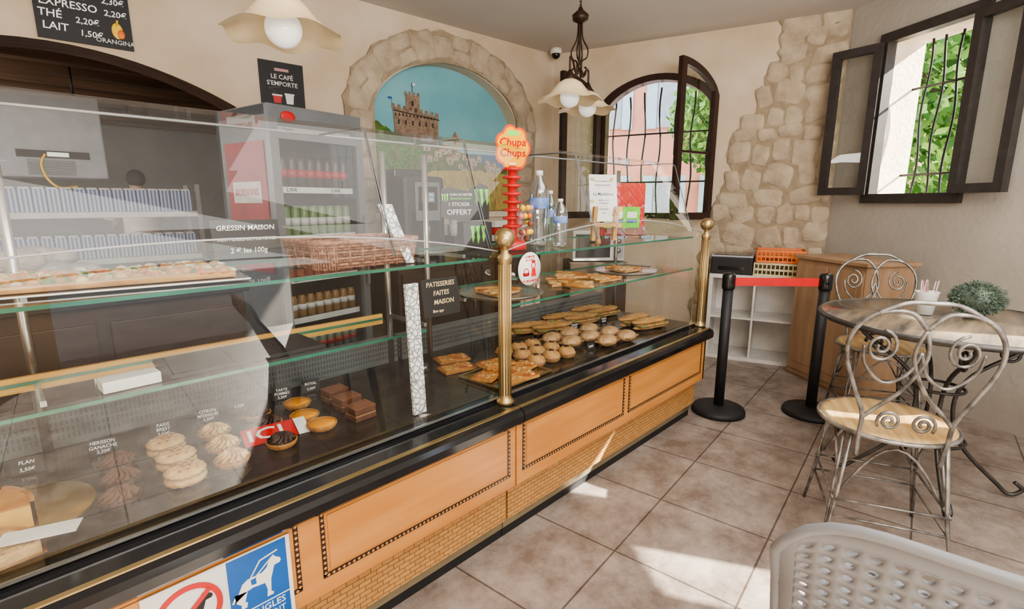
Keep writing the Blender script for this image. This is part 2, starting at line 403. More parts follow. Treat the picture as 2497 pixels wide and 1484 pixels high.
for i in range(n):
    t=(i+.5)/n;p=archpt(t,.12);q=archpt(t+.02,.12);ro=math.atan2(q[1]-p[1],q[0]-p[0])
    if i%3==1:
        for o_ in(.06,.18):
            p2=archpt(t,o_);stone(mb,p2[0],p2[1],.215,.12,ro+random.uniform(-.15,.15),.015,.018)
    else:stone(mb,p[0],p[1],.24 if 2<i<11 else .215,.23+random.uniform(-.02,.02),ro+random.uniform(-.15,.15),.015,.02)
for sx in(-1,1):
    for j in range(5):
        stone(mb,c+sx*(HWN+.115),1.9-j*.17,.22+random.uniform(-.02,.02),.175,random.uniform(-.15,.15),.015,.018)
mb.solo('trim_1',kind='structure',M=MBK)
mb=MB()
def pl_left(z):
    ks=[(0,1.42),(.7,1.5),(1.1,1.55),(1.45,1.66),(1.8,1.68),(2.1,1.86),(2.4,1.98),(2.73,2.0)]
    for (a,b),(c_,d) in zip(ks,ks[1:]):
        if a<=z<=c_:return b+(d-b)*(z-a)/(c_-a)
    return 2.0
zs=[i*2.73/40 for i in range(41)]
L_=[(pl_left(z)+.03*math.sin(z*13)+.02*math.sin(z*29),z) for z in zs]
Rr=[(LW-.001,z) for z in zs]
mb.ring(L_,Rr,0,.014,MORT,closed=False)
z=.06
while z<2.7:
    hgt=random.uniform(.11,.2);x=pl_left(z)
    while x<LW-.05:
        w=random.uniform(.12,.28)
        if x+w>LW-.05:w=LW-.005-x
        if w>.06:stone(mb,x+w/2,min(z+hgt/2,2.66)+random.uniform(-.03,.03),w*1.05,hgt*1.12,random.uniform(-.3,.3),.011,.013)
        x+=w
    z+=hgt
mb.solo('trim_2',kind='structure',M=MWN)
# ---------------------------------------------------------------- mural
mb=MB();ML=T(0,0,-.12)
SKY=pm('mural_sky',(.17,.43,.50),(.23,.50,.56),sc=3,rough=.8)
SKY2=pm('mural_haze',(.38,.58,.58),(.30,.52,.54),sc=3,rough=.8)
SEA=pm('mural_sea',(.03,.16,.32),rough=.8);HILL=pm('mural_hill',(.14,.20,.05),(.07,.12,.03),sc=20,rough=.8)
TREE=pm('mural_tree',(.03,.12,.015),(.12,.25,.03),sc=40,rough=.8)
WHT=pm('mural_wheat',(.60,.47,.14),(.36,.30,.08),sc=30,rough=.8,stretch=(3,.6,1))
CAS=pm('mural_castle',(.34,.24,.17),(.20,.14,.10),sc=40,rough=.8);CASD=pm('mural_castle_dark',(.05,.035,.03),rough=.8)
ROOF=pm('mural_roof',(.40,.17,.10),rough=.8);HOU=pm('mural_house',(.50,.40,.31),rough=.8)
pts=[(NI[0],1.22)]+[(NI[0]+HWN-HWN*math.cos(math.pi*i/28),2.0+.43*max(0,1-(math.cos(math.pi*i/28))**2)**.6) for i in range(29)]+[(NI[1],1.22)]
mb.flat(pts,0,SKY)
def pl(P,m,z):mb.flat([(lx(x),y) for x,y in P],z,m)
pl([(2.21,1.62),(2.21,1.86),(2.6,1.83),(3.1,1.8),(3.65,1.85),(3.65,1.62)],SKY2,.001)
pl([(2.9,1.60),(2.9,1.735),(3.65,1.745),(3.65,1.60)],SEA,.002)
pl([(2.21,1.23),(2.21,1.80),(2.35,1.84),(2.5,1.88),(2.8,1.86),(2.95,1.78),(3.2,1.72),(3.4,1.64),(3.65,1.62),(3.65,1.23)],HILL,.003)
for i in range(34):
    a=random.uniform(2.26,2.74);b=random.uniform(1.48,1.80);r=random.uniform(.03,.08)
    if i<3:a,b,r=2.29+i*.05,1.86-.03*i,.08
    pl([(a+r*math.cos(k*.524)*random.uniform(.75,1.15),b+r*math.sin(k*.524)*random.uniform(.8,1.1)) for k in range(12)],TREE if i%3 else HILL,.0035+i*.00018)
pl([(2.44,1.86),(2.43,2.06),(2.86,2.02),(2.86,1.80),(2.62,1.82)],CAS,.010)
pl([(2.55,2.05),(2.55,2.17),(2.68,2.165),(2.68,2.03)],CAS,.011)
for i in range(9):pl([(2.42+i*.052,2.045-i*.004),(2.42+i*.052,2.085-i*.004),(2.447+i*.052,2.083-i*.004),(2.447+i*.052,2.043-i*.004)],CAS,.011)
for i in range(4):pl([(2.54+i*.04,2.16),(2.54+i*.04,2.19),(2.56+i*.04,2.19),(2.56+i*.04,2.16)],CAS,.012)
pl([(2.43,2.028),(2.43,2.036),(2.87,2.0),(2.87,1.992)],CASD,.012)
for i in range(6):pl([(2.47+i*.065,1.93),(2.47+i*.065,1.965),(2.485+i*.065,1.965),(2.485+i*.065,1.93)],CASD,.012)
for i in range(12):pl([(2.44+i*.034,1.995),(2.45+i*.034,2.02),(2.46+i*.034,1.995)],CASD,.012)
pl([(2.60,2.08),(2.60,2.12),(2.62,2.12),(2.62,2.08)],CASD,.013)
pl([(2.61,2.19),(2.61,2.26),(2.615,2.26),(2.615,2.19)],CASD,.012);pl([(2.615,2.24),(2.615,2.26),(2.64,2.26),(2.64,2.24)],PAPER,.012)
pl([(2.42,2.085),(2.42,2.13),(2.423,2.13),(2.423,2.085)],CASD,.012);pl([(2.39,2.115),(2.39,2.13),(2.42,2.13),(2.42,2.115)],BLUE,.012)
pl([(3.0,1.76),(3.0,1.87),(3.07,1.87),(3.07,1.76)],HOU,.010);pl([(3.01,1.87),(3.035,1.92),(3.06,1.87)],ROOF,.011);pl([(3.02,1.81),(3.02,1.84),(3.045,1.84),(3.045,1.81)],CASD,.011)
for i in range(38):
    a=2.66+.88*random.random();b=1.81-(a-2.66)*.23-random.random()*.16;w=random.uniform(.04,.08);h_=random.uniform(.025,.055)
    zz=.0105+i*.0003
    pl([(a,b),(a,b+h_),(a+w,b+h_),(a+w,b)],HOU,zz);pl([(a-.005,b+h_),(a+w*.3,b+h_+.02),(a+w+.005,b+h_)],ROOF,zz+.0001);pl([(a+w*.4,b+.008),(a+w*.4,b+.024),(a+w*.6,b+.024),(a+w*.6,b+.008)],CASD,zz+.0001)
pl([(2.3,1.23),(2.45,1.4),(2.62,1.53),(2.8,1.575),(3.2,1.59),(3.65,1.57),(3.65,1.23)],WHT,.023)
WH2=pm('mural_wheat_dark',(.34,.26,.08),rough=.8);WH3=pm('mural_wheat_pale',(.75,.63,.28),rough=.8)
for i in range(110):
    a=random.uniform(2.45,3.6);b=random.uniform(1.28,1.57);d_=random.uniform(-.03,.03)
    pl([(a,b-.1),(a+d_,b),(a+d_+.010,b+.035),(a+d_+.014,b),(a+.003,b-.1)],[WHT,INLL,WH2,WH3][i%4],.0235+i*.00008)
mb.solo('wall_mural','painted landscape mural with hilltop castle, village and wheat field','painting',M=MBK@ML)
mb=MB();mb.box(((NI[0]+NI[1])/2,1.2,-.08),(NI[1]-NI[0]+.1,.05,.2),REVEAL);mb.solo('trim_3',kind='structure',M=MBK)
# ---------------------------------------------------------------- display counters
SHG=glassmat('shelf_glass',(.90,.95,.92),.30,.05,3)
def counter(X0,X1,label,panels,near):
    th=thing('display_counter',label,'display counter',T(X0,1.2,0));L=X1-X0
    def b(mb,x0,x1,y0,y1,z0,z1,m,bev=0):mb.box(((x0+x1)/2,(y0+y1)/2,(z0+z1)/2),(x1-x0,y1-y0,z1-z0),m,bev=bev)
    mb=MB();b(mb,0,L,.08,.9,.0,.04,MBLK);b(mb,0,L,.075,.9,.04,.09,CHAMP);b(mb,0.002,L-.002,.10,.9,.09,.5,MBLK);mb.part('plinth',th)
    mb=MB();b(mb,0.003,L-.003,.05,.1,.09,.26,WICK);mb.part('cane_band',th)
    mb=MB();b(mb,0.001,L-.001,.0,.1,.255,.52,WOOD,.004)
    if not near:b(mb,L-.02,L,.0,.75,.26,.52,WOOD)
    mb.part('wood_front',th)
    mb=MB()
    for a,c_ in panels:
        a-=X0;c_-=X0;z0,z1=.312,.502;s=.012
        mb.box(((a+c_)/2,-.0015,(z0+z1)/2),(c_-a-.03,.002,z1-z0-.03),WOOD)
        for (p,q,hz) in((a,c_,z0),(a,c_,z1)):
            mb.box(((p+q)/2,-.001,hz),(q-p+s,.003,s),INLD)
            k=int((q-p)/s/1.25)
            for i in range(k):
                x=p+(i+.5)*(q-p)/k;mb.add([(x-.005,-.003,hz),(x,-.003,hz-.005),(x+.005,-.003,hz),(x,-.003,hz+.005)],[[0,1,2,3]],INLL)
        for x in(a,c_):
            mb.box((x,-.001,(z0+z1)/2),(s,.003,z1-z0),INLD);k=int((z1-z0)/s/1.25)
            for i in range(k):
                z=z0+(i+.5)*(z1-z0)/k;mb.add([(x-.005,-.003,z),(x,-.003,z-.005),(x+.005,-.003,z),(x,-.003,z+.005)],[[0,1,2,3]],INLL)
    mb.part('inlay_trim',th)
    mb=MB();pr=[(-.03,.515),(-.04,.525),(-.042,.55),(-.035,.565),(-.02,.572),(.07,.578),(.07,.59),(.10,.59),(.10,.50),(0,.50)]
    mb.prism(pr,0,L,BLK,frame((0,0,0),(0,1,0),(0,0,1)));b(mb,0,L,-.02,-.005,.573,.577,BRASS);b(mb,0,L,.072,.078,.588,.596,STEEL);mb.part('front_rim',th)
    mb=MB();b(mb,.0,L,.1,.85,.56,.588,DECK);mb.part('display_deck',th)
    mb=MB();b(mb,.01,L-.01,.74,.80,.588,.70,GREY)
    for i in range(int(L/.012)):
        for zz in(.61,.632,.654,.676):b(mb,.015+i*.012,.020+i*.012,.738,.7395,zz,zz+.014,DGREY)
    b(mb,0,L,.82,.9,.588,.62,MBLK);mb.part('rear_vent',th)
    mb=MB();n=20
    zt=lambda t:1.135+.085*(4*t*(1-t))
    ln=L if not near else 1.75
    x_0=L-ln
    vs=[(x_0+.02+(ln-.04)*i/n,.07,.585) for i in range(n+1)]+[(x_0+.02+(ln-.04)*i/n,.07,zt(i/n)) for i in range(n+1)]
    mb.add(vs,[[i,i+1,n+2+i,n+1+i] for i in range(n)],GLD,True);mb.part('front_glass',th)
    mb=MB();mb.tube([(x_0+.02+(ln-.04)*i/n,.07,zt(i/n)) for i in range(n+1)],.0025,LGREY,6);mb.part('glass_edge',th)
    cuts=[0,.67,L]
    if near:cuts=[0,L-.40,L]
    for a,c_ in zip(cuts,cuts[1:]):
        pro=[(.13,1.14),(.17,1.24),(.22,1.38),(.265,1.515),(.285,1.53),(.56,1.532)]
        mb=MB()
        for i in range(len(pro)-1):
            y0,z0=pro[i];y1,z1=pro[i+1]
            mb.add([(a+.004,y0,z0),(c_-.004,y0,z0),(c_-.004,y1,z1),(a+.004,y1,z1)],[[0,1,2,3]],GLT if i>=3 else GLU)
        mb.part('upper_glass',th)
        for x in(a+.004,c_-.004):
            mb=MB();mb.tube([(x,y,z) for y,z in pro],.0022,GREY,6);mb.part('glass_edge',th)
        mb=MB();mb.tube([(a,.56,1.532),(c_,.56,1.532)],.004,LGREY,6);mb.part('glass_edge',th)
    def shelf(x0,x1,y0,y1,z,strip=False):
        mb=MB();mb.add([(x0,y0,z),(x1,y0,z),(x1,y1,z),(x0,y1,z)],[[0,1,2,3]],SHG)
        b(mb,x0,x1,y0-.003,y0,z-.005,z+.004,GEDGE);b(mb,x0,x1,y1,y1+.003,z-.005,z+.004,GEDGE)
        mb.part('glass_shelf',th)
        if strip:
            mb=MB();b(mb,x0,x1,y1+.004,y1+.016,z-.022,z+.018,OCH);mb.part('shelf_edge_strip',th)
    shelf(.02,L-.03,.115,.6,1.105)
    if near:shelf(.02,L-.2,.26,.54,.85,True)
    else:shelf(.04,L-.04,.1,.58,.922)
    for x in((L-.12,L-1.22) if near else (.08,L-.05)):
        mb=MB();mb.cyl((x,.62,.59),(x,.62,1.5),.012,STEEL,10)
        for z in((.85,1.1) if near else (.92,1.1)):mb.box((x,.5,z-.012),(.012,.26,.014),STEEL)
        mb.part('shelf_upright',th)
    return th
c1=counter(-.6,1.268,'glass pastry display counter with wood and cane front',[(-.35,.45),(.52,1.23)],True)
c2=counter(1.272,2.92,'glass sandwich display counter with wood and cane front',[(1.31,2.01),(2.06,2.86)],False)
for i,X in enumerate((1.262,2.925)):
    ps=MB();ps.lathe([(.034,.0),(.034,.012),(.026,.02),(.022,.03),(.022,.52),(.026,.53),(.026,.545),(.014,.555),(.014,.575)],BRASS,20)
    for k in range(14):
        a=k*math.pi/7;ps.cyl((.0215*math.cos(a),.0215*math.sin(a),.035),(.0215*math.cos(a),.0215*math.sin(a),.515),.0025,BRASS,5)
    o=ps.part('brass_post',c2,M=T(X-1.272,.05,.575))
    s=MB();s.sph((0,0,0),.037,BRASS,20);s.part('ball_finial',o,M=T(0,0,.605))
FY=lambda x,z,y=1.2:frame((x,y,z),(1,0,0),(0,0,1))
mb=MB();mb.box((.155,.145,0),(.31,.29,.003),PAPER)
mb.box((.232,.178,.002),(.135,.216,.002),BLUE)
mb.box((.232,.138,.0034),(.135,.003,.0005),PAPER)
mb.text("AVEUGLES",.024,PAPER,T(.232,.122,.0035));mb.text('SEULEMENT',.0205,PAPER,T(.232,.099,.0035))
def dog(mb,m,M):
    mb.prism([(-.040,-.045),(-.028,-.045),(-.026,-.035),(-.031,-.033),(-.024,-.012),(-.012,-.010),(.012,-.013),(.016,-.030),(.014,-.045),(.027,-.045),(.028,-.040),(.023,-.038),(.025,-.010),(.030,.004),(.034,.016),(.046,.017),(.049,.022),(.047,.027),(.038,.033),(.034,.039),(.029,.036),(.024,.030),(.018,.018),(.008,.012),(-.022,.012),(-.033,.006),(-.043,-.012),(-.052,-.026),(-.056,-.024),(-.050,-.012),(-.050,-.010),(-.047,-.028),(-.038,-.036)],0,.001,m,M)
dog(mb,PAPER,T(.230,.206,.003)@Matrix.Diagonal((1.12,1.25,1,1)))
mb.tube([(.212,.222,.0045),(.236,.256,.0045),(.278,.264,.0045)],.0022,PAPER,6);mb.tube([(.222,.218,.0045),(.262,.250,.0045)],.0018,PAPER,6)
mb.prism([(.212,.216),(.224,.216),(.224,.200),(.213,.202)],.0042,.0048,BLUE)
def circ(mb,x,y,r0,r1,m,z0,z1,n=36):
    mb.ring([(x+r1*math.cos(2*math.pi*i/n),y+r1*math.sin(2*math.pi*i/n)) for i in range(n)],[(x+r0*math.cos(2*math.pi*i/n),y+r0*math.sin(2*math.pi*i/n)) for i in range(n)],z0,z1,m)
dog(mb,MBLK,T(.083,.205,.002));circ(mb,.083,.208,.056,.068,RED,.002,.004)
mb.box((0,0,0),(.118,.011,.001),RED,T(.083,.208,.0045)@RZ(42))
mb.solo('dog_notice','white notice with blue guide dog square and red prohibition ring','sign',FY(.122,.198,1.195))
mb=MB();mb.lathe([(.062,0),(.062,.002)],PAPER,32)
mb.text('LA MAGIE',.012,RED,T(0,.045,.0025));mb.text('DU PAIN',.012,RED,T(0,.032,.0025));mb.text("C'EST MON METIER",.0105,RED,T(0,-.046,.0025))
circ(mb,-.02,-.012,.012,.015,RED,.002,.003,16);mb.box((-.02,-.02,.0025),(.034,.012,.001),RED)
circ(mb,.02,.012,.009,.012,RED,.002,.003,16);mb.prism([(.008,-.03),(.012,0),(.03,0),(.035,-.03)],.002,.003,RED);mb.box((.02,.026,.0025),(.02,.008,.001),RED)
mb.solo('round_sticker','round white bakery sticker with red baker drawing on glass','sticker',FY(1.405,1.06,1.262))
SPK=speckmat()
mb=MB();mb.box((0,0,.225),(.052,.012,.45),SPK,bev=.002);mb.solo('speckled_panel','tall narrow white speckled decorative panel beside the brass post','panel',T(.965,1.37,.59)@RX(-3))  # pillar reflection in the glass, built as a solid strip
mb=MB();mb.prism([(-.0,.0),(.03,.0),(-.035,.19),(-.085,.19)],0,.006,SPK,frame((0,0,0),(1,0,0),(0,0,1)));mb.solo('speckled_panel','short slanted white speckled decorative panel on the glass shelf','panel',T(.955,1.40,1.107)@RX(-6))  # upper piece of the pillar reflection, also built solid
# ---------------------------------------------------------------- pastries
CRUST=pm('golden_crust',(.55,.28,.08),(.36,.15,.035),sc=30,rough=.6,bump=.3)
PALE=pm('pale_pastry',(.75,.52,.24),(.60,.36,.13),sc=25,rough=.6,bump=.3)
CHOC=pm('dark_chocolate',(.065,.024,.011),(.035,.013,.007),sc=30,rough=.35,bump=.4)
COCO=pm('cocoa_powder',(.15,.06,.03),(.10,.04,.02),sc=60,rough=.85,bump=.3)
CRM=pm('cream_filling',(.72,.52,.30),rough=.5)
MER=pm('toasted_meringue',(.90,.72,.36),(.55,.27,.07),sc=22,rough=.5,bump=.2)
JAM=pm('apricot_glaze',(.90,.42,.04),(.72,.26,.01),sc=14,rough=.15)
CHS=pm('melted_cheese',(.80,.58,.27),(.48,.25,.08),sc=28,rough=.45,bump=.8)
TOM=pm('tomato_sauce',(.42,.10,.02),(.6,.3,.08),sc=25,rough=.4,bump=.5)
BREAD=pm('bread_crust',(.60,.36,.15),(.40,.20,.065),sc=14,rough=.65,bump=.3)
HAM=pm('ham_filling',(.50,.16,.11),(.12,.20,.04),sc=40,rough=.5)
DZ=.589
def tart(top,base,r=.042,shape='flat'):
    mb=MB();wv=lambda rr,z,a,j:(rr*(1+(.035*math.cos(18*a) if 0<j<3 else 0)),z)
    mb.lathe([(r*.8,0),(r*.86,.003),(r,.018),(r*.94,.020),(r*.9,.014)],base,36,wav=wv)
    if shape=='flat':mb.lathe([(r*.9,.012),(r*.88,.018),(r*.5,.021),(.0001,.022)],top,24)
    if shape=='swirl':
        mb.lathe([(r*.85,.012),(r*.6,.022),(.0001,.026)],top,20)
        for i in range(12):
            a=i*2*math.pi/12
            mb.tube([(r*.86*math.cos(a),r*.86*math.sin(a),.020),(r*.5*math.cos(a+.45),r*.5*math.sin(a+.45),.032),(.004*math.cos(a),.004*math.sin(a),.042)],[.0055,.0055,.002],top,6)
    return mb
def dome(m1,m2,r=.042):
    mb=MB();wv=lambda rr,z,a,j:(rr*(1+.04*math.cos(14*a+j)),z)
    mb.lathe([(r*.8,0),(r,.006),(r,.015),(r*.9,.02)],m1,28,wav=wv)
    mb.lathe([(r*.88,.017),(r*.92,.025),(r*.84,.028)],m2,24)
    mb.lathe([(r*.98,.026),(r*1.0,.033),(r*.8,.042),(r*.4,.046),(.0001,.047)],m1,28,wav=wv);return mb
def put(mb,name,label,cat,pts,group=None,z=DZ,rz=None):
    o=None
    for i,p in enumerate(pts):
        M=T(p[0],p[1],p[2] if len(p)>2 else z)@RZ(p[3] if len(p)>3 else (random.uniform(0,40) if rz is None else rz))
        if o is None:o=mb.solo(name,label,cat,M,group)
        else:dup(o,M)
    return o
put(tart(COCO,CHOC,.045,'swirl'),'chocolate_tartlet','dark ruffled chocolate tartlet on the display deck','pastry',[(.175,1.67),(.165,1.56),(.145,1.455)],'chocolate tartlets')
pb=dome(PALE,CRM,.048)
for i in range(50):
    a=random.uniform(0,6.28);q=random.uniform(0,.038);pb.box((0,0,0),(.009,.005,.002),[CRM,CRUST][i%2],T(q*math.cos(a),q*math.sin(a),.049-q*.16)@RZ(random.uniform(0,180)))
put(pb,'filled_choux','round choux pastry filled with praline cream and almonds','pastry',[(.29,1.675),(.29,1.565),(.285,1.455)],'filled choux pastries')
put(tart(MER,CRUST,.046,'swirl'),'meringue_tartlet','lemon tartlet with toasted piped meringue','pastry',[(.42,1.69),(.41,1.575),(.40,1.465)],'lemon meringue tartlets')
put(tart(CHOC,CRUST,.044,'swirl'),'caramel_tartlet','dark glazed tartlet with brown crust','pastry',[(.565,1.74),(.56,1.635),(.54,1.475)],'dark tartlets')
put(tart(JAM,CRUST,.047),'fruit_tartlet','round tartlet with shiny yellow fruit glaze','pastry',[(.70,1.735),(.67,1.61),(.68,1.505)],'yellow fruit tartlets')
mb=MB();mb.box((0,0,.008),(.08,.064,.016),COCO,bev=.003);mb.box((0,0,.019),(.078,.062,.005),pm('praline_layer',(.35,.19,.10)));mb.box((0,0,.033),(.08,.064,.020),COCO,bev=.003);mb.box((0,0,.044),(.079,.063,.003),pm('milk_cocoa',(.22,.10,.055),(.17,.07,.04),sc=50,rough=.85))
put(mb,'chocolate_square','square layered chocolate cake dusted with cocoa','pastry',[(.825,1.70),(.82,1.60),(.81,1.49)],'chocolate squares',rz=4)
GOLD=pm('gold_board',(.62,.42,.13),(.5,.32,.08),sc=4,rough=.22,metal=.8)
mb=MB();mb.lathe([(.15,0),(.155,.003),(.15,.006)],GOLD,40);mb.solo('cake_board','round gold cardboard cake board under flan slice','cake board',T(-.04,1.56,DZ))
FLAN=pm('flan_top',(.45,.13,.02),(.7,.38,.08),sc=8,rough=.25);CUS=pm('custard',(.85,.55,.14),rough=.4)
def wedge(r,h,a,m1,m2,m3):
    mb=MB();P=[(0,0)]+[(r*math.cos(rad(q)),r*math.sin(rad(q))) for q in [a*i/8 for i in range(9)]]
    mb.prism(P,.006,h,m1);mb.prism(P,h,h+.004,m3);mb.prism(P,0,.006,m2)
    O_=[(r*math.cos(rad(a*i/8)),r*math.sin(rad(a*i/8))) for i in range(9)];U=[(x*1.05,y*1.05) for x,y in O_]
    mb.ring(U,O_,0,h+.008,m2,closed=False);return mb
wedge(.15,.055,52,CUS,CRUST,FLAN).solo('flan_slice','thick slice of custard flan with browned top','pastry',T(-.155,1.48,DZ+.007)@RZ(-8))
wedge(.15,.03,50,PALE,CRUST,CHS).solo('quiche_slice','triangular tart slice with pale crust','pastry',T(-.15,1.325,DZ)@RZ(8))
mb=MB();mb.box((0,0,.001),(.13,.05,.002),PAPER);mb.solo('paper_slip','white paper strip lying over the tart slice','paper',T(-.0,1.36,DZ+.04)@RZ(-20))
def tag(txts,X,Y,z=DZ,w=.066,h=.046,rz=-12,s=.0135,label='small black chalk price tag with white handwriting'):
    mb=MB();M=RX(78)
    mb.box((0,h/2,0),(w,h,.002),MBLK,M);mb.box((0,.006,-.01),(w*.6,.003,.02),MBLK,M)
    n=len(txts)
    for i,t in enumerate(txts):mb.text(t,s,CHALK,M@T(0,h-(i+.75)*h/(n+.4),.0015),sx=min(1,w*1.6/(len(t)*s*1.05)),shear=.1)
    return mb.solo('price_tag',label,'price tag',T(X,Y,z)@RZ(rz),'pastry price tags')
tag(['FLAN','3,50€'],.0,1.80);tag(['HERISSON','GANACHE','3,30€'],.16,1.79);tag(['PARIS','BREST','3,50€'],.31,1.80);tag(['CITRON','MERINGUÉE','3,30€'],.44,1.82)
tag(['3,50€'],.54,1.83);tag(['TARTE','POMMES','3,30€'],.69,1.84);tag(['ROYAL','3,50€'],.80,1.84)
tag(['SUCRÉ'],1.70,1.70,w=.05,h=.035);tag(['3,80€'],1.55,1.57,w=.05,h=.035);tag(['4,50€'],2.08,1.70,w=.05,h=.035);tag(['POULET','4,50€'],2.3,1.71,w=.05,h=.035);tag(['THON','4,50€'],2.55,1.68,w=.05,h=.035);tag(['3,20€'],2.02,1.40,w=.05,h=.035);tag(['1,60€'],1.24,1.72,w=.05,h=.035)
mb=MB();M=RX(20);mb.box((0,.0,.003),(.15,.075,.003),RED,M);mb.text('ICI',.07,PAPER,M@T(-.01,0,.005),sx=1.3);mb.box((.095,0,.003),(.035,.075,.003),PAPER,M)
mb.solo('promo_card','small red card with white capital letters among tartlets','sign',T(.535,1.555,DZ+.012)@RZ(-8))  # reflected red lettering, built as a card on the deck
mb=MB();mb.box((0,0,.014),(.12,.06,.028),PAPER,bev=.002);mb.solo('white_carton','flat white carton on lower glass shelf','box',T(.21,1.53,.852)@RZ(3))
mb=MB();mb.box((0,0,.006),(.42,.20,.012),MBLK,bev=.003);mb.solo('black_tray','flat black tray on lower glass shelf','tray',T(.50,1.60,.852))
# ---------------------------------------------------------------- savoury
def baguette(L=.25,w=.078):
    mb=MB();n=14
    for zz,sc_,m,dy in((.012,.9,BREAD,0),(.044,1,BREAD,.012)):
        pts=[(-L/2+L*i/n,dy+.003*math.sin(i),zz) for i in range(n+1)];rr=[max(.004,w/2*sc_*math.sin(math.pi*(i+.6)/(n+1.2))**.4) for i in range(n+1)]
        o=len(mb.v);mb.tube(pts,rr,m,12)
        for k in range(o,len(mb.v)):mb.v[k].z=zz+(mb.v[k].z-zz)*(.34 if zz<.02 else .42)
    mb.box((0,-.006,.024),(L*.86,w*.92,.008),HAM,bev=.003);mb.box((0,-.010,.030),(L*.8,w*.94,.004),CHS,bev=.001)
    for i in range(9):mb.sph((-L*.4+L*.8*i/8,-w*.42,.029),(.016,.010,.006),[HAM,TREE,TOM][i%3],8)
    for i in range(5):mb.box((0,0,0),(.004,w*.5,.002),PALE,T(-L*.32+i*L*.16,.01,.0605)@RZ(35))
    return mb
put(baguette(),'filled_baguette','filled baguette sandwich with ham and salad','sandwich',[(2.62,1.41,DZ,-14),(2.64,1.52,DZ,-8),(2.06,1.84,DZ,-22),(2.14,1.74,DZ,-18),(2.36,1.86,DZ,-14),(2.44,1.76,DZ,-12),(2.66,1.88,DZ,-12),(2.70,1.78,DZ,-8)],'filled baguettes')
mb=MB();mb.lathe([(.03,0),(.041,.010),(.043,.022),(.036,.040),(.020,.050),(.0001,.053)],BREAD,20);mb.lathe([(.040,.016),(.0445,.018),(.0445,.024),(.040,.026)],HAM,20,caps=False);mb.sph((0,0,.052),(.014,.014,.005),CHOC,10)
put(mb,'filled_roll','small round glazed bread roll with filling','bread roll',[(1.64,1.63),(1.735,1.625),(1.83,1.62),(1.66,1.53),(1.755,1.525),(1.85,1.515),(1.64,1.43),(1.74,1.425),(1.84,1.415)],'round filled rolls')
FILM=pm('wrapped_roll',(.40,.21,.085),(.56,.36,.19),sc=14,rough=.22,bump=.6)
mb=MB();mb.sph((0,0,.030),(.064,.050,.030),FILM,18);mb.box((0,0,.028),(.12,.09,.007),HAM,bev=.003)
put(mb,'wrapped_sandwich','round sandwich wrapped in clear film','sandwich',[(1.97,1.61),(2.12,1.61),(1.99,1.50),(2.14,1.49),(2.27,1.59),(2.29,1.47),(2.13,1.38),(2.28,1.36)],'film wrapped sandwiches',rz=10)
def slab(w,d,m,cr=CRUST):
    mb=MB();mb.box((0,0,.006),(w,d,.012),cr,bev=.003);mb.box((0,0,.014),(w*.92,d*.88,.006),m,bev=.002)
    for i in range(22):mb.sph((random.uniform(-.42,.42)*w,random.uniform(-.38,.38)*d,.017),(.012,.009,.004),[CHS,m,CRUST][i%3],8)
    return mb
put(slab(.15,.09,TOM),'flat_tart','rectangular flat tart with tomato and cheese topping','savoury tart',[(1.43,1.76,DZ,-15),(1.36,1.64,DZ,-12),(1.38,1.46,DZ+.008,20),(1.45,1.355,DZ+.008,-8),(1.54,1.43,DZ+.008,12),(1.46,1.50,DZ+.029,-10)],'flat savoury tarts')
mb=MB();mb.box((0,0,.003),(.32,.25,.005),glassmat('tray_glass',(.8,.72,.5),.5,.1,2),bev=.001);mb.ring([(-.16,-.125),(-.16,.125),(.16,.125),(.16,-.125)],[(-.15,-.115),(-.15,.115),(.15,.115),(.15,-.115)],.004,.01,BRASS);mb.solo('glass_tray','rectangular amber glass tray holding flat tarts','tray',T(1.46,1.44,DZ)@RZ(3))
def tray(r):
    mb=MB();mb.lathe([(r*.9,0),(r*.92,.002),(r,.012),(r*1.0,.014),(r*.9,.005),(.001,.004)],STEEL,40);return mb
tr=tray(.18).solo('serving_tray','round shiny steel tray on glass shelf','tray',T(1.49,1.50,.923),group='steel trays');dup(tr,T(2.47,1.50,.923))
def pizza(r,a0,a1):
    mb=MB();P=[(0,0)]+[(r*math.cos(rad(a0+(a1-a0)*i/12)),r*math.sin(rad(a0+(a1-a0)*i/12))) for i in range(13)]
    mb.prism(P,0,.008,BREAD);Q=[(x*.9+.004,y*.9) for x,y in P];mb.prism(Q,.008,.012,TOM)
    mb.tube([(x,y,.010) for x,y in P[1:]],.009,CRUST,8)
    for i in range(18):
        q=random.uniform(.2,.8)*r;t=rad(random.uniform(a0+5,a1-5));mb.sph((q*math.cos(t),q*math.sin(t),.012),(.018,.014,.004),CHS,8)
    return mb
put(pizza(.17,0,70),'pizza_slice','pizza slice with cheese and tomato','pizza',[(1.39,1.42,.932,10),(1.78,1.46,.924,-20),(2.00,1.40,.924,150),(2.03,1.37,.924,-5),(2.22,1.55,.924,190),(1.90,1.53,.940,-30),(2.37,1.44,.932,0),(2.58,1.46,.932,100)],'pizza slices')
mb=MB();mb.box((0,0,.008),(.60,.24,.016),BREAD,bev=.006)
TOP2=pm('baked_topping',(.85,.75,.55),(.42,.30,.12),sc=40,rough=.6,bump=.8)
for i in range(300):
    a=random.uniform(-.29,.29);b_=random.uniform(-.11,.11);s_=random.uniform(.4,1)
    mb.sph((a,b_,.016),(.020*s_,.015*s_,random.uniform(.006,.013)),TREE if i%11==0 else random.choice([CHS,TOP2,TOP2,CRUST,CRUST,TOM]),7)
mb.solo('cheese_flatbread','long oven baked flatbread covered with bubbling melted cheese','bread',T(.16,1.56,1.115)@RZ(-8))
mb=MB();mb.box((0,0,.003),(.66,.28,.005),STEEL,bev=.002);mb.solo('baking_tray','long flat steel tray under the cheese flatbread','tray',T(.16,1.56,1.108)@RZ(-8))
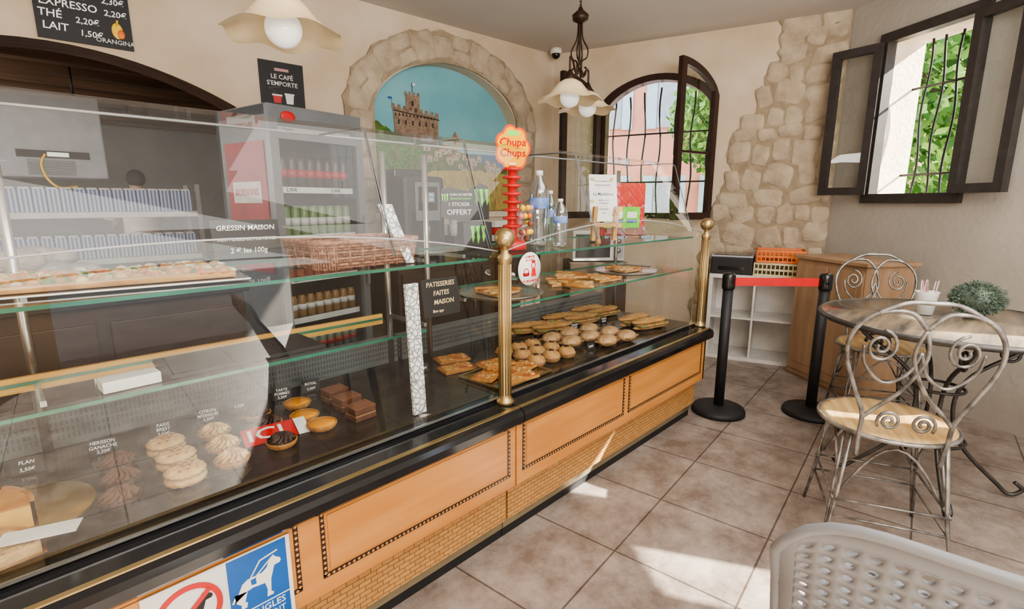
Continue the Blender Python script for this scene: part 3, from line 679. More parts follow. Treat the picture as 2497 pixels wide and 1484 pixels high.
bk=thing('wicker_basket','brown woven rectangular wicker basket on the glass shelf','basket',T(.835,1.52,1.107)@RZ(2))
mb=MB();CANE=pm('cane_brown',(.48,.26,.18),(.30,.14,.09),sc=60,rough=.5,bump=.5);CANE2=pm('cane_dark',(.30,.14,.09),(.18,.08,.05),sc=60,rough=.5,bump=.5)
def rrect(w,d,z,n=6,r=.04):
    P=[]
    for cx_,cy_,a0 in((w/2-r,d/2-r,0),(-w/2+r,d/2-r,90),(-w/2+r,-d/2+r,180),(w/2-r,-d/2+r,270)):
        for i in range(n+1):
            a=rad(a0+90*i/n);P.append((cx_+r*math.cos(a),cy_+r*math.sin(a),z))
    return P
def walk(P,step):
    out=[];L_=len(P)
    for i in range(L_):
        a=Vector(P[i]);b=Vector(P[(i+1)%L_]);k=max(1,int((b-a).length/step))
        for j in range(k):out.append(a.lerp(b,j/k))
    return out
for i in range(8):
    P=walk(rrect(.34+.003*i,.23+.003*i,.006+i*.009,r=.05),.018)
    P=[(p[0]*(1+.015*math.cos(j*math.pi+i*math.pi)),p[1]*(1+.028*math.cos(j*math.pi+i*math.pi)),p[2]) for j,p in enumerate(P)]
    mb.tube(P,.0046,CANE if i%2 else CANE2,6,closed=True)
for p in walk(rrect(.347,.237,0,10,.05),.036):mb.cyl((p[0],p[1],0),(p[0]*1.05,p[1]*1.07,.078),.0033,CANE,5)
mb.box((0,0,.004),(.33,.22,.006),CANE2)
mb.part('basket_body',bk);mb=MB();mb.tube(rrect(.368,.258,.080,r=.05),.007,CANE,8,closed=True);mb.part('basket_rim',bk)
def board(txts,w,h,M,s,label,col=None):
    mb=MB();mb.box((0,h/2,0),(w,h,.004),MBLK)
    for t,x,y,k in txts:mb.text(t,s*k,col or CHALK,T(x,y,.003),shear=.12)
    return mb.solo('chalk_board',label,'chalkboard',M)
board([('GRESSIN MAISON',0,.105,1),('AUX HERBES DE PROVENCE',0,.07,.62),('2 € les 100g',0,.035,1)],.20,.13,FY(.58,1.12,1.70)@RX(-8),.022,'small chalk sign with white handwriting behind the basket')
board([('PATISSERIES',0,.118,1),('FAITES',0,.085,1),('MAISON',.01,.052,1),('Bon app',-.02,.02,.6)],.17,.14,FY(1.155,.89,1.47)@RX(-6),.025,'black chalk sign with gold handwriting among shelves',pm('gold_chalk',(.80,.62,.35),rough=.8,emit=.15))
# ---------------------------------------------------------------- items on top shelf
SZ=1.109
PET=glassmat('clear_plastic',(.80,.88,.95),.6,.22,1.6)
LBL=pm('blue_label',(.05,.15,.5),(.3,.4,.7),sc=20,rough=.4)
def bottle(h,r,M,label,liquid=PET,lab=LBL,cap=LBL,name='water_bottle'):
    b=thing(name,label,'bottle',M)
    mb=MB();pr=[(r*.85,0),(r,.01)]
    for i in range(5):pr+=[(r*.95,h*.08+i*h*.07),(r,h*.11+i*h*.07)]
    pr+=[(r,h*.68),(r*.85,h*.78),(r*.45,h*.88),(r*.3,h*.92),(r*.3,h*.94)];mb.lathe(pr,liquid,20,caps=False);mb.part('bottle_body',b)
    mb=MB();mb.lathe([(r*1.02,h*.50),(r*1.02,h*.64)],lab,20,caps=False);mb.part('bottle_label',b)
    mb=MB();mb.cyl((0,0,h*.935),(0,0,h),r*.36,cap,14);mb.part('bottle_cap',b)
bottle(.335,.046,T(1.80,1.56,SZ),'large clear plastic water bottle with blue label',cap=PAPER)
bottle(.21,.033,T(1.80,1.435,SZ),'small clear plastic water bottle with pale label',cap=PAPER)
bottle(.25,.03,T(1.93,1.60,SZ),'green glass sparkling water bottle',liquid=glassmat('green_bottle',(.45,.7,.6),.5,.15,2),cap=PAPER)
lp=thing('lollipop_stand','red lollipop display stand with yellow flower shaped logo','display stand',T(1.56,1.50,SZ))
mb=MB();mb.lathe([(.06,0),(.06,.03),(.03,.04),(.02,.06),(.018,.34)],RED,24)
for i in range(8):mb.lathe([(.018,.09+i*.033),(.04,.092+i*.033),(.04,.100+i*.033),(.018,.105+i*.033)],RED,10)
mb.part('stand_body',lp)
mb=MB();CB=[ORG,YEL,RED,pm('candy_pink',(.8,.3,.35)),pm('candy_brown',(.25,.08,.03))]
for i in range(34):
    a=random.uniform(-2.2,1.0);z=.02+.033*random.randint(0,4)
    q=(.07*math.cos(a)+.01,.06*math.sin(a)-.01,z+.02);mb.sph(q,.0125,random.choice(CB),10)
    mb.cyl((q[0]*.4,q[1]*.4,z),q,.0018,PAPER,5)
o=mb.part('lollipops',lp);o['kind']='stuff'
mb=MB();Mx=RZ(-30)@frame((0,0,.41),(1,0,0),(0,0,1))
def flower(r,z0,z1,m):
    P=[(r*(.90+.14*abs(math.cos(3.5*t)))*math.cos(t)*.88,r*(.90+.14*abs(math.cos(3.5*t)))*math.sin(t)*1.08) for t in [2*math.pi*i/84 for i in range(84)]]
    mb.prism(P,z0,z1,m,Mx)
YL2=pm('logo_yellow',(.85,.42,.004),(.80,.36,.004),sc=6,rough=.6,spec=.2);RD2=pm('logo_red',(.55,.004,.004),rough=.7,spec=.1)
flower(.084,0,.004,pm('logo_orange',(.75,.08,.005),rough=.6,spec=.2));flower(.075,.004,.006,YL2);mb.text('Chupa',.043,RD2,Mx@T(0,.023,.0065),shear=.1,ext=.0008);mb.text('Chups',.043,RD2,Mx@T(0,-.019,.0065),shear=.1,ext=.0008)
mb.prism([(-.03,.050),(-.02,.067),(.02,.070),(.03,.050)],.006,.007,GRN,Mx)
mb.box((0,-.060,.0065),(.03,.008,.001),PAPER,Mx)
mb.part('logo_sign',lp)
es=thing('framed_notice','printed paper notice on small wooden easel','sign',T(2.21,1.48,SZ)@RZ(-28))
WLT=pm('pale_pine',(.62,.38,.17),(.5,.28,.1),sc=10,rough=.5,stretch=(1,1,.2))
mb=MB();Mx=RX(8)
for x in(-.06,.06):mb.box((x,0,.09),(.02,.02,.17),WLT,Mx)
mb.box((0,-.01,.085),(.16,.03,.015),WLT,Mx);mb.box((0,.05,.08),(.02,.02,.15),WLT,RX(-25));mb.part('easel',es)
mb=MB();Mx=RX(-8)@frame((0,-.018,.10),(1,0,0),(0,0,1));mb.box((0,.115,0),(.155,.235,.003),PAPER,Mx)
for i,(x,y) in enumerate([(-.06,.21),(.05,.21),(-.065,.1),(.06,.03)]):mb.sph((x,y,.001),(.014,.01,.002),pm('gold_fleck',(.7,.5,.25)),8,Mx)
gt=pm('grey_ink',(.1,.12,.2))
for t,y,s in(('Pour accompagner votre',.20,.010),('Pause gourmande',.18,.012),('La Madeleine',.135,.022),('nature, citron',.105,.010),('ou chocolat',.09,.010),('disponible ici',.06,.010),('merci',.04,.010)):mb.text(t,s,gt,Mx@T(0,y,.002))
mb.part('paper_sheet',es)
rb=thing('card_display','red cardboard counter display with green gift cards','display stand',T(2.60,1.60,SZ)@RZ(-35))
mb=MB();mb.box((0,.03,.155),(.27,.02,.30),RED,bev=.008);mb.box((0,-.0,.03),(.24,.08,.05),PET);mb.part('backing',rb)
mb=MB()
for i,(x,m) in enumerate([(-.08,GRN),(-.03,YEL),(.03,GRN)]):mb.box((x,-.01-.01*i,.11),(.10,.004,.12),m,bev=.001);mb.box((x,-.014-.01*i,.125),(.06,.003,.035),PAPER);mb.box((x,-.014-.01*i,.09),(.06,.003,.018),BLUE if i else RED)
mb.part('gift_cards',rb)
en=thing('energy_drink_display','black countertop energy drink display box with green claw marks','display stand',T(1.50,1.70,SZ)@RZ(-25))
mb=MB();mb.box((.02,0,.055),(.13,.10,.11),MBLK,bev=.003);mb.part('box_body',en)
def claw(mb,x,y,s,M):
    for k in(-1,0,1):
        mb.prism([(x+k*.3*s-.12*s,y+.5*s),(x+k*.3*s+.12*s,y+.5*s),(x+k*.3*s+.08*s,y+.1*s),(x+k*.3*s+.12*s,y-.1*s),(x+k*.3*s+.02*s,y-.5*s+abs(k)*.1*s),(x+k*.3*s-.05*s,y-.1*s),(x+k*.3*s-.04*s,y+.1*s)],0,.001,GRN,M)
mb=MB();Mx=RX(-5)@frame((-.04,-.02,.11),(1,0,0),(0,0,1));mb.prism([(-.09,.02),(-.085,.14),(-.04,.145),(.03,.13),(.09,.165),(.125,.15),(.125,.01),(.0,0)],0,.004,MBLK,Mx)
mb.text('1 CAN ACHETÉE',.015,PAPER,Mx@T(-.005,.115,.0045));mb.text('MONSTER ENERGY',.011,GRN,Mx@T(0,.098,.0045));mb.text('1 STICKER',.021,PAPER,Mx@T(-.01,.074,.0045));mb.text('OFFERT',.032,PAPER,Mx@T(-.01,.04,.0045));claw(mb,.092,.10,.08,Mx@T(0,0,.0045));claw(mb,-.072,.10,.035,Mx@T(0,0,.0045))
mb.part('header_card',en)
mb=MB();Mx=frame((.02,-.051,.0),(1,0,0),(0,0,1));claw(mb,.0,.055,.08,Mx);mb.part('logo',en)
# ---------------------------------------------------------------- back area
DKW=pm('dark_wood_cabinet',(.07,.04,.025),(.045,.025,.016),sc=4,rough=.5,stretch=(1,1,4))
def cab(M,L,k,label,name='back_counter'):
    bc=thing(name,label,'cabinet',M)
    mb=MB();mb.box((L/2,.28,.45),(L,.5,.9),DKW,bev=.005);mb.part('body',bc)
    mb=MB();mb.box((L/2,.28,.92),(L+.04,.56,.04),MBLK,bev=.005);mb.part('worktop',bc)
    w=L/k
    for i in range(k):
        mb=MB();mb.box((w*(i+.5),.02,.45),(w-.05,.02,.76),DKW,bev=.004);d=mb.part('door',bc);mb=MB();mb.cyl((w*(i+.9),-.005,.5),(w*(i+.9),-.005,.62),.006,STEEL,8);mb.part('handle',d)
cab(T(1.9,2.85,0),1.45,2,'dark back counter cabinet behind the display')
cab(T(-.85,2.75,-.04),1.75,3,'low dark preparation counter in front of the kitchen arch')
cm=thing('coffee_machine','black automatic coffee machine with display on back counter','coffee machine',T(2.18,3.1,.94)@RZ(-8))
mb=MB();mb.box((0,0,.27),(.32,.40,.54),MBLK,bev=.03);mb.box((-.03,.05,.56),(.26,.25,.06),BLK,bev=.01);mb.box((0,-.202,.2),(.2,.01,.2),BLK);mb.part('body',cm)
mb=MB();mb.box((.02,-.206,.37),(.19,.008,.26),GREY,bev=.004);mb.box((.02,-.209,.39),(.15,.008,.16),BLK,bev=.002);mb.box((.02,-.214,.40),(.10,.002,.07),GREY)
for i in range(2):
    for j in range(2):mb.box((-.002+i*.044,-.216,.385+j*.03),(.036,.001,.022),pm('screen_tile',(.25,.35,.40),emit=.4))
mb.part('display_screen',cm);mb=MB();mb.cyl((0,-.22,.15),(0,-.22,.21),.022,STEEL,14);mb.box((0,-.24,.02),(.2,.1,.03),STEEL);mb.part('coffee_spout',cm)
mb=MB();mb.box((0,0,.06),(.28,.24,.12),MBLK,bev=.01);mb.solo('cup_tray','black cup organiser on the back counter','tray',T(2.57,3.05,.94))
mb=MB();mb.lathe([(.025,0),(.038,.08),(.040,.082),(.036,.08),(.024,.004)],PAPER,16)
put(mb,'coffee_cup','small white cup stacked on organiser','cup',[(2.48,3.0,1.06),(2.57,3.0,1.06),(2.66,3.0,1.06),(2.48,3.0,1.143),(2.57,3.0,1.143),(2.66,3.0,1.143),(2.48,3.09,1.06),(2.57,3.09,1.06),(2.66,3.09,1.06)],'white coffee cups')
mb=MB()
for i in range(4):mb.box((0,0,.03+i*.055),(.24,.17,.05),[MBLK,PAPER,RED,PAPER][i],bev=.004)
mb.solo('supply_boxes','small stack of black white and red supply boxes','boxes',T(2.95,3.02,.94)@RZ(8))
FM=T(1.157,2.97,0)@RZ(9)
fr=thing('drinks_fridge','grey upright drinks fridge with glass door and stocked shelves','refrigerator',FM)
W_,D_,H_=.62,.5,1.83
mb=MB();m=FGREY
mb.box((.012,D_/2,H_/2),(.024,D_,H_),m);mb.box((W_-.012,D_/2,H_/2),(.024,D_,H_),m);mb.box((W_/2,D_-.012,H_/2),(W_-.05,.024,H_),MBLK);mb.box((W_/2,D_/2,H_-.03),(W_,D_,.06),m,bev=.004);mb.box((W_/2,D_/2,.1),(W_,D_,.2),m)
for x in(.027,W_-.027):mb.box((x,D_/2,.9),(.004,D_-.03,1.4),DGREY)
mb.box((W_/2,-.012,H_-.065),(W_,.03,.13),GREY,bev=.004)
mb.sph((.12,-.03,H_-.06),(.045,.006,.03),RED,16);mb.part('body',fr)
FR=frame((0,0,0),(1,0,0),(0,0,1))
mb=MB();mb.ring([(0,.2),(0,H_-.13),(W_,H_-.13),(W_,.2)],[(.05,.26),(.05,H_-.18),(W_-.05,H_-.18),(W_-.05,.26)],-.0,.035,GREY,FR);dr=mb.part('door',fr)
mb=MB();mb.flat([(.05,.26),(.05,H_-.18),(W_-.05,H_-.18),(W_-.05,.26)],.015,GLF,FR);mb.part('door_glass',dr)
mb=MB();mb.box((W_-.03,-.06,1.0),(.018,.02,.45),GREY,bev=.004);mb.part('door_handle',dr)
DRED=pm('poster_red',(.45,.02,.02),(.30,.015,.015),sc=5,rough=.5)
mb=MB();mb.box((-.003,.24,1.27),(.004,.42,.74),DRED);mb.box((-.006,.24,1.36),(.003,.30,.12),PAPER)
mb.text('BOISSONS',.055,RED,frame((-.009,.24,1.36),(0,-1,0),(0,0,1)));mb.text('FRAICHES',.055,PAPER,frame((-.009,.24,1.17),(0,-1,0),(0,0,1)));mb.part('side_poster',fr)
SHZ=[1.38,1.10,.85,.6,.34]
for k,z in enumerate(SHZ):
    mb=MB();mb.box((W_/2,.24,z),(W_-.06,.4,.01),DGREY);mb.box((W_/2,.04,z-.005),(W_-.08,.006,.035),PAPER)
    if k<3:
        mb.text('2,80€',.03,MBLK,frame((.15,.036,z-.005),(1,0,0),(0,0,1)));mb.text('2,00€',.03,MBLK,frame((.45,.036,z-.005),(1,0,0),(0,0,1)))
    mb.part('shelf',fr)
LI=[pm('can_dark',(.09,.055,.05),rough=.3,metal=.2),pm('can_green',(.22,.34,.14),rough=.3),pm('can_red',(.55,.14,.09),rough=.3),pm('can_tan',(.35,.2,.08),rough=.3),pm('can_silver',(.4,.42,.45),rough=.3,metal=.5)]
for k,z in enumerate(SHZ):
    mb=MB();hh=.18 if k<2 else .14
    mb.lathe([(.02,0),(.027,.006),(.027,hh-.025),(.020,hh-.004),(.018,hh-.002)],LI[k],14);mb.lathe([(.0275,hh*.35),(.0275,hh*.6)],[RED,PAPER,LI[4],PAPER,RED][k],14)
    ob=None
    for i in range(9):
        for j in range(2 if k<3 else 1):
            M=FM@T(.066+i*.061,.09+j*.07,z+.006)
            if ob is None:ob=mb.solo('drink_can',['dark glass drink bottle on fridge shelf','green drink can on fridge shelf','red drink can on fridge shelf','brown drink can on fridge shelf','silver drink can on fridge shelf'][k],'drink can',M,'drinks in the fridge')
            else:dup(ob,M)
def onback(X,z,off=.006):return MBK@T(lx(X),z,off)
mb=MB();mb.box((.14,.155,0),(.285,.31,.006),MBLK);mb.box((.14,.26,.004),(.09,.018,.002),pm('pinkish',(.6,.3,.3)))
mb.text('LE CAFÉ',.04,PAPER,T(.14,.215,.0045));mb.text("S'EMPORTE",.04,PAPER,T(.14,.172,.0045))
for x,m2,k in((.10,RED,.8),(.18,PAPER,1)):mb.prism([(x-.022,.05),(x+.022,.05),(x+.028,.05+.06*k),(x-.028,.05+.06*k)],.004,.005,m2);mb.box((x,.05+.062*k,.005),(.064,.01,.003),PAPER)
mb.tube(smooth_path([(.06,.10,.005),(.09,.12,.005),(.05,.14,.005),(.12,.15,.005)]),.0015,GREY,5)
mb.solo('coffee_poster','black coffee poster with white text and paper cups','poster',onback(1.405,1.905))
mb=MB();mb.box((.2,.26,0),(.40,.52,.012),MBLK)
for t,x,y,s in(('DOUBLE',.11,.232,.052),('2,30€',.33,.232,.042),('EXPRESSO',.14,.178,.052),('2,20€',.335,.172,.042),('THÉ',.06,.122,.052),('2,20€',.21,.110,.042),('LAIT',.075,.062,.052),('1,50€',.22,.050,.042)):mb.text(t,s,CHALK,T(x,y,.008),shear=.08)
mb.sph((.335,.09,.008),(.026,.042,.003),YEL,16);mb.sph((.35,.075,.010),(.018,.025,.003),ORG,12);mb.tube([(.335,.115,.009),(.34,.145,.009)],.006,YEL,6);mb.text('ORANGINA',.032,PAPER,T(.32,.030,.012))
mb.solo('menu_chalkboard','black chalkboard menu with handwritten hot drink prices','chalkboard',onback(.35,2.135,.01))
# kitchen contents
ku=thing('kitchen_cooling_unit','white wall hung refrigeration unit with vents and blue control panel','cooling unit',T(.45,4.98,1.47)@RZ(4))
mb=MB();mb.box((0,.2,.3),(.60,.4,.58),LGREY,bev=.012);mb.cyl((-.2,.2,.58),(-.2,.2,.83),.008,MBLK,8);mb.cyl((.2,.2,.58),(.2,.2,.83),.008,MBLK,8);mb.part('body',ku)
mb=MB();mb.box((0,-.006,.17),(.40,.01,.05),MBLK);mb.box((.02,-.012,.17),(.12,.006,.03),STEEL);mb.part('control_panel',ku)
mb=MB()
for i in range(9):mb.box((-.02,-.006,.03+i*.012),(.26,.01,.004),GREY)
mb.part('vent_grille',ku);mb=MB();mb.tube(smooth_path([(-.05,-.02,.17),(-.08,-.025,.10),(-.06,-.03,.0),(.0,-.03,-.06),(.10,-.02,-.05)]),.008,YEL,6);mb.part('power_cable',ku)
mb=MB();mb.cyl((.2,4.34,2.235),(.9,4.34,2.235),.018,pm('fluorescent_tube',(.9,.9,.9),emit=.8),12);mb.box((.55,4.34,2.32),(.75,.05,.14),KC);mb.solo('tube_lamp','slim fluorescent tube light fixed below dark beams','lamp')
rk=thing('storage_rack','grey metal storage rack holding rows of blue and white cartons','rack',T(-.25,4.55,0)@RZ(-2))  # rack added to carry the awning stripes reflected in the glass
for x in(0,1.45):
    for y in(0,.36):
        mb=MB();mb.box((x,y,.72),(.03,.03,1.44),STEEL);mb.part('upright',rk)
for z in(.25,.60,.90,1.22):
    mb=MB();mb.box((.725,.18,z),(1.48,.38,.04),PAPER,bev=.003);mb.part('rack_shelf',rk)
BW1=stripemat('blue_white_pack',(.60,.66,.76),(.10,.17,.42),14)  # striped awning reflection put into the carton colour
RM=T(-.25,4.55,0)@RZ(-2)
mb=MB();mb.box((0,0,.075),(.066,.10,.15),BW1,bev=.003);mb.box((0,0,.156),(.05,.09,.012),PAPER,bev=.002)
o=None
for k,z in enumerate((1.241,.921,.621)):
    for i in range(20):
        M=RM@T(.07+i*.069,.08,z)
        if o is None:o=mb.solo('drink_carton','blue and white striped carton on the storage rack','carton',M,'striped cartons on the rack')
        else:dup(o,M)
mb=MB();mb.lathe([(.10,0),(.12,.01),(.12,.09),(.11,.095)],RED,24);mb.solo('red_pan','shallow red cooking pan on the preparation counter','pan',T(-.15,3.05,.90))
mb=MB()
for i in range(10):mb.sph((random.uniform(-.1,.1),random.uniform(-.08,.08),.05+random.uniform(0,.12)),(.09,.07,.05),pm('crumpled_cloth',(.5,.45,.42),(.3,.27,.26),sc=12,bump=.6),10)
mb.solo('crumpled_bags','pile of crumpled plastic bags on the preparation counter','bags',T(.2,3.05,.90))
mb=MB();mb.box((0,0,1.0),(.5,.5,2.0),GREY,bev=.01);mb.box((0,-.255,1.3),(.42,.01,1.2),GREY);mb.box((.17,-.27,1.2),(.02,.02,.3),STEEL);mb.solo('tall_fridge','tall grey kitchen cupboard fridge','refrigerator',T(1.92,5.2,0))
def person(M):
    p=thing('person','person seen from behind with short black hair and pale shirt','person',M)
    V=[(0,0,.90),(0,0,1.10),(0,0,1.28),(0,.01,1.38),(0,.01,1.46),(0,.02,1.55),(.10,0,.88),(.11,0,.48),(.11,.02,.07),(.11,.12,.03),(-.10,0,.88),(-.11,0,.48),(-.11,.02,.07),(-.11,.12,.03),(.18,0,1.34),(.24,.05,1.10),(.18,.26,1.02),(.16,.33,1.0),(-.18,0,1.34),(-.24,.05,1.10),(-.18,.26,1.02),(-.16,.33,1.0)]
    E=[(0,1),(1,2),(2,3),(3,4),(4,5),(0,6),(6,7),(7,8),(8,9),(0,10),(10,11),(11,12),(12,13),(3,14),(14,15),(15,16),(16,17),(3,18),(18,19),(19,20),(20,21)]
    Rr_=[(.16,.11),(.14,.10),(.17,.11),(.09,.08),(.055,.055),(.085,.10),(.09,.09),(.06,.06),(.045,.045),(.04,.03),(.09,.09),(.06,.06),(.045,.045),(.04,.03),(.065,.06),(.045,.045),(.032,.032),(.035,.02),(.065,.06),(.045,.045),(.032,.032),(.035,.02)]
    me=bpy.data.meshes.new('body');me.from_pydata(V,E,[]);o=bpy.data.objects.new('body',me);COL.objects.link(o);o.parent=p
    me.materials.append(pm('skin',(.55,.32,.22),rough=.5))
    o.modifiers.new('s','SKIN')
    for i,r in enumerate(Rr_):me.skin_vertices[0].data[i].radius=r
    me.skin_vertices[0].data[0].use_root=True
    o.modifiers.new('ss','SUBSURF').levels=2;o.modifiers['ss'].render_levels=2
    mb=MB();mb.sph((0,.005,1.575),(.093,.108,.10),pm('black_hair',(.012,.011,.012),rough=.7),20);mb.part('hair',p)
    SH=pm('pale_pink_shirt',(.75,.60,.52),rough=.8)
    mb=MB();mb.lathe([(.17,.88),(.165,1.0),(.165,1.12),(.21,1.28),(.215,1.36),(.13,1.43),(.065,1.455)],SH,24,Matrix.Diagonal((1.1,.75,1,1)))
    for s_ in(-1,1):mb.tube([(s_*.16,0,1.36),(s_*.23,.01,1.33),(s_*.275,.035,1.20),(s_*.28,.05,1.12)],[.08,.085,.075,.07],SH,12)
    mb.part('shirt',p)
    mb=MB();TR=pm('dark_trousers',(.05,.05,.06),rough=.8)
    for s_ in(-1,1):mb.tube([(s_*.09,0,.92),(s_*.105,0,.7),(s_*.11,0,.48),(s_*.11,.02,.08)],[.115,.105,.085,.075],TR,14)
    mb.part('trousers',p)
person(T(1.33,7.25,0)@RZ(12))
sc_=thing('security_camera','small white and black dome security camera under ceiling','camera',T(4.03,3.30,HC))
mb=MB();mb.lathe([(.055,-.0),(.055,-.03),(.05,-.045)],WHITE,20);mb.part('housing',sc_);mb=MB();mb.sph((0,0,-.05),.042,BLK,16);mb.part('lens_dome',sc_)
# ---------------------------------------------------------------- pendant lamps
DBR=pm('dark_bronze',(.06,.035,.022),(.04,.022,.015),sc=20,rough=.45,metal=.5)
def shade(par,M):
    wv=lambda r,z,a,j:(r*(1+(.045*math.cos(6*a) if j>=5 else .02*math.cos(6*a)*(j>3))),z-(.010*math.cos(6*a) if j>=5 else 0))
    mb=MB();mb.lathe([(.028,.125),(.045,.118),(.075,.10),(.10,.07),(.125,.04),(.165,.01),(.20,-.004)],AMB,48,wav=wv,caps=False);mb.part('lamp_shade',par,M=M)
    mb=MB();mb.sph((0,0,.015),.062,BULB,24);mb.part('light_bulb',par,M=M)
    mb=MB();mb.lathe([(.02,.075),(.03,.10),(.035,.13),(.02,.16),(.01,.18)],DBR,16);mb.part('lamp_holder',par,M=M)
pl_=thing('pendant_lamp','wrought iron two-arm pendant lamp with cream glass bell shades','pendant lamp',T(2.92,2.19,0))
mb=MB();mb.lathe([(.012,2.45),(.05,2.47),(.055,2.50),(.02,2.53),(.01,2.55)],DBR,16)
for i in range(9):
    z=2.55+i*.021;c8=[(math.cos(k*math.pi/4),math.sin(k*math.pi/4)) for k in range(8)]
    mb.tube([((.008*a,0,z+.014*b) if i%2 else (0,.008*a,z+.014*b)) for a,b in c8],.0025,DBR,5,closed=True)
mb.lathe([(.05,2.715),(.05,2.73)],DBR,16)
mb.cyl((0,0,2.2),(0,0,2.47),.007,DBR,8)
for a in(0,90,180,270):
    mb.tube(smooth_path([(.012,0,2.45),(.02,0,2.36),(.055,0,2.29),(.05,0,2.24),(.02,0,2.22),(.015,0,2.17),(.04,0,2.13),(.05,0,2.17),(.035,0,2.18)]),.0055,DBR,6,M=RZ(a+20))
mb.sph((0,0,2.19),.022,DBR,10)
mb.part('lamp_stem',pl_)
for d in((-.187,-.07),(.187,.06)):
    mb=MB();mb.tube(smooth_path([(0,0,2.18),(d[0]*.4,d[1]*.4,2.14),(d[0]*.7,d[1]*.7,2.19),(d[0],d[1],2.20),(d[0],d[1],2.10)]),.007,DBR,8);mb.part('lamp_arm',pl_)
    shade(pl_,T(d[0],d[1],1.945))
pl2=thing('pendant_lamp','pendant lamp with cream glass bell shade and opal globe bulb','pendant lamp',T(.825,1.885,0))
mb=MB();mb.cyl((0,0,2.0),(0,0,2.73),.007,DBR,8);mb.lathe([(.05,2.70),(.05,2.73)],DBR,16);mb.tube(smooth_path([(0,0,2.5),(.06,0,2.4),(.05,0,2.3),(.0,0,2.25)]),.006,DBR,6);mb.part('lamp_stem',pl2)
shade(pl2,T(0,0,1.872)@Matrix.Scale(.98,4))
# ---------------------------------------------------------------- shelf unit corner
MS=frame((4.206,1.744,0),(.275,-.961,0),(0,0,1))
su=thing('cube_shelf_unit','white open cube shelving unit against the wall','shelf unit',MS)
mb=MB();w=.70;hh=.72;tk=.03;dp=.36
for x in(tk/2,w-tk/2):mb.box((x,hh/2,-dp/2),(tk,hh,dp),WHITE)
for y in(tk/2,hh-tk/2):mb.box((w/2,y,-dp/2),(w-2*tk,tk,dp),WHITE)
mb.part('body',su)
mb=MB();mb.box((w/2,hh/2,-dp/2),(.015,hh-2*tk,dp-.01),WHITE);mb.part('divider',su)
mb=MB();mb.box((w/2,hh/2,-dp/2),(w-2*tk,.015,dp-.012),WHITE);mb.part('shelf',su)
mb=MB();mb.box((w/2,hh/2,-dp+.004),(w-2*tk,hh-2*tk,.006),WHITE);mb.part('back_panel',su)
def onunit(x,z,y=.72):return MS@T(x,y,z)@RX(-90)
pr_=thing('printer','flat black multifunction printer on the white shelves','printer',onunit(.16,-.18))
mb=MB();mb.box((0,0,.07),(.32,.28,.14),MBLK,bev=.01);mb.box((0,-.13,.05),(.2,.03,.03),BLK);mb.part('body',pr_);mb=MB();mb.box((0,0,.148),(.32,.28,.016),LGREY,bev=.004);mb.box((0,0,.158),(.28,.24,.006),BLK);mb.part('scanner_lid',pr_)
def crate(m,M,label,hgt):
    mb=MB();w,d=.34,.26
    mb.box((0,0,.004),(w,d,.008),m)
    for z in(.01,hgt*.5,hgt-.008):
        for s in(-1,1):mb.box((0,s*d/2,z),(w,.008,.016),m);mb.box((s*w/2,0,z),(.008,d,.016),m)
    for i in range(12):
        x=-w/2+w*i/11
        for s in(-1,1):mb.box((x,s*d/2,hgt/2),(.008,.006,hgt),m)
    for i in range(9):
        y=-d/2+d*i/8
        for s in(-1,1):mb.box((s*w/2,y,hgt/2),(.006,.008,hgt),m)
    return mb.solo('bread_crate',label,'crate',M)
crate(CREAM,onunit(.51,-.15)@RZ(-4),'cream plastic lattice bread crate on white shelves',.11)
crate(ORG,onunit(.51,-.15,.832)@RZ(3),'orange plastic lattice bread crate stacked on cream crate',.10)
mb=MB();mb.sph((0,0,.022),(.035,.04,.022),CRUST,12)
put(mb,'bread_bun','small brown bun in orange crate','bread roll',[tuple((onunit(.43+.08*i,-.11-.09*j,.842)).translation) for i in range(3) for j in range(2)],'buns in the crate')
mw=thing('microwave','silver and white microwave oven on a dark stand','microwave',T(3.78,2.62,0)@RZ(-42))
mb=MB();mb.box((0,0,.94),(.45,.32,.26),WHITE,bev=.01);mb.part('body',mw);mb=MB();mb.box((-.05,-.163,.94),(.3,.01,.2),BLK,bev=.004);mb.part('door',mw)
mb=MB();mb.box((.17,-.163,.94),(.09,.008,.22),LGREY)
for z in(.90,.98):mb.cyl((.17,-.168,z),(.17,-.185,z),.02,STEEL,14)
mb.part('control_panel',mw);mb=MB();mb.box((0,.0,.40),(.5,.36,.80),DKW,bev=.004);mb.part('stand',mw)
CW=pm('brown_cabinet_wood',(.44,.29,.18),(.34,.215,.13),sc=3,rough=.5,stretch=(4,4,.5),det=6)
cb=thing('wooden_cabinet','warm brown wooden cabinet in the room corner','cabinet',T(4.22,.74,0)@RZ(55))
mb=MB();mb.box((0,0,.46),(.60,.38,.88),CW,bev=.004);mb.box((0,0,.91),(.64,.42,.025),CW,bev=.004);mb.box((0,0,.03),(.58,.36,.06),CW);mb.part('body',cb)
for s in(-1,1):
    mb=MB();mb.box((s*.15,.193,.46),(.28,.014,.8),CW,bev=.003);mb.box((s*.15,.20,.46),(.2,.006,.68),CW,bev=.002);d=mb.part('door',cb)
    mb=MB();mb.sph((s*.03,.212,.5),.012,BRASS,10);mb.part('knob',d)
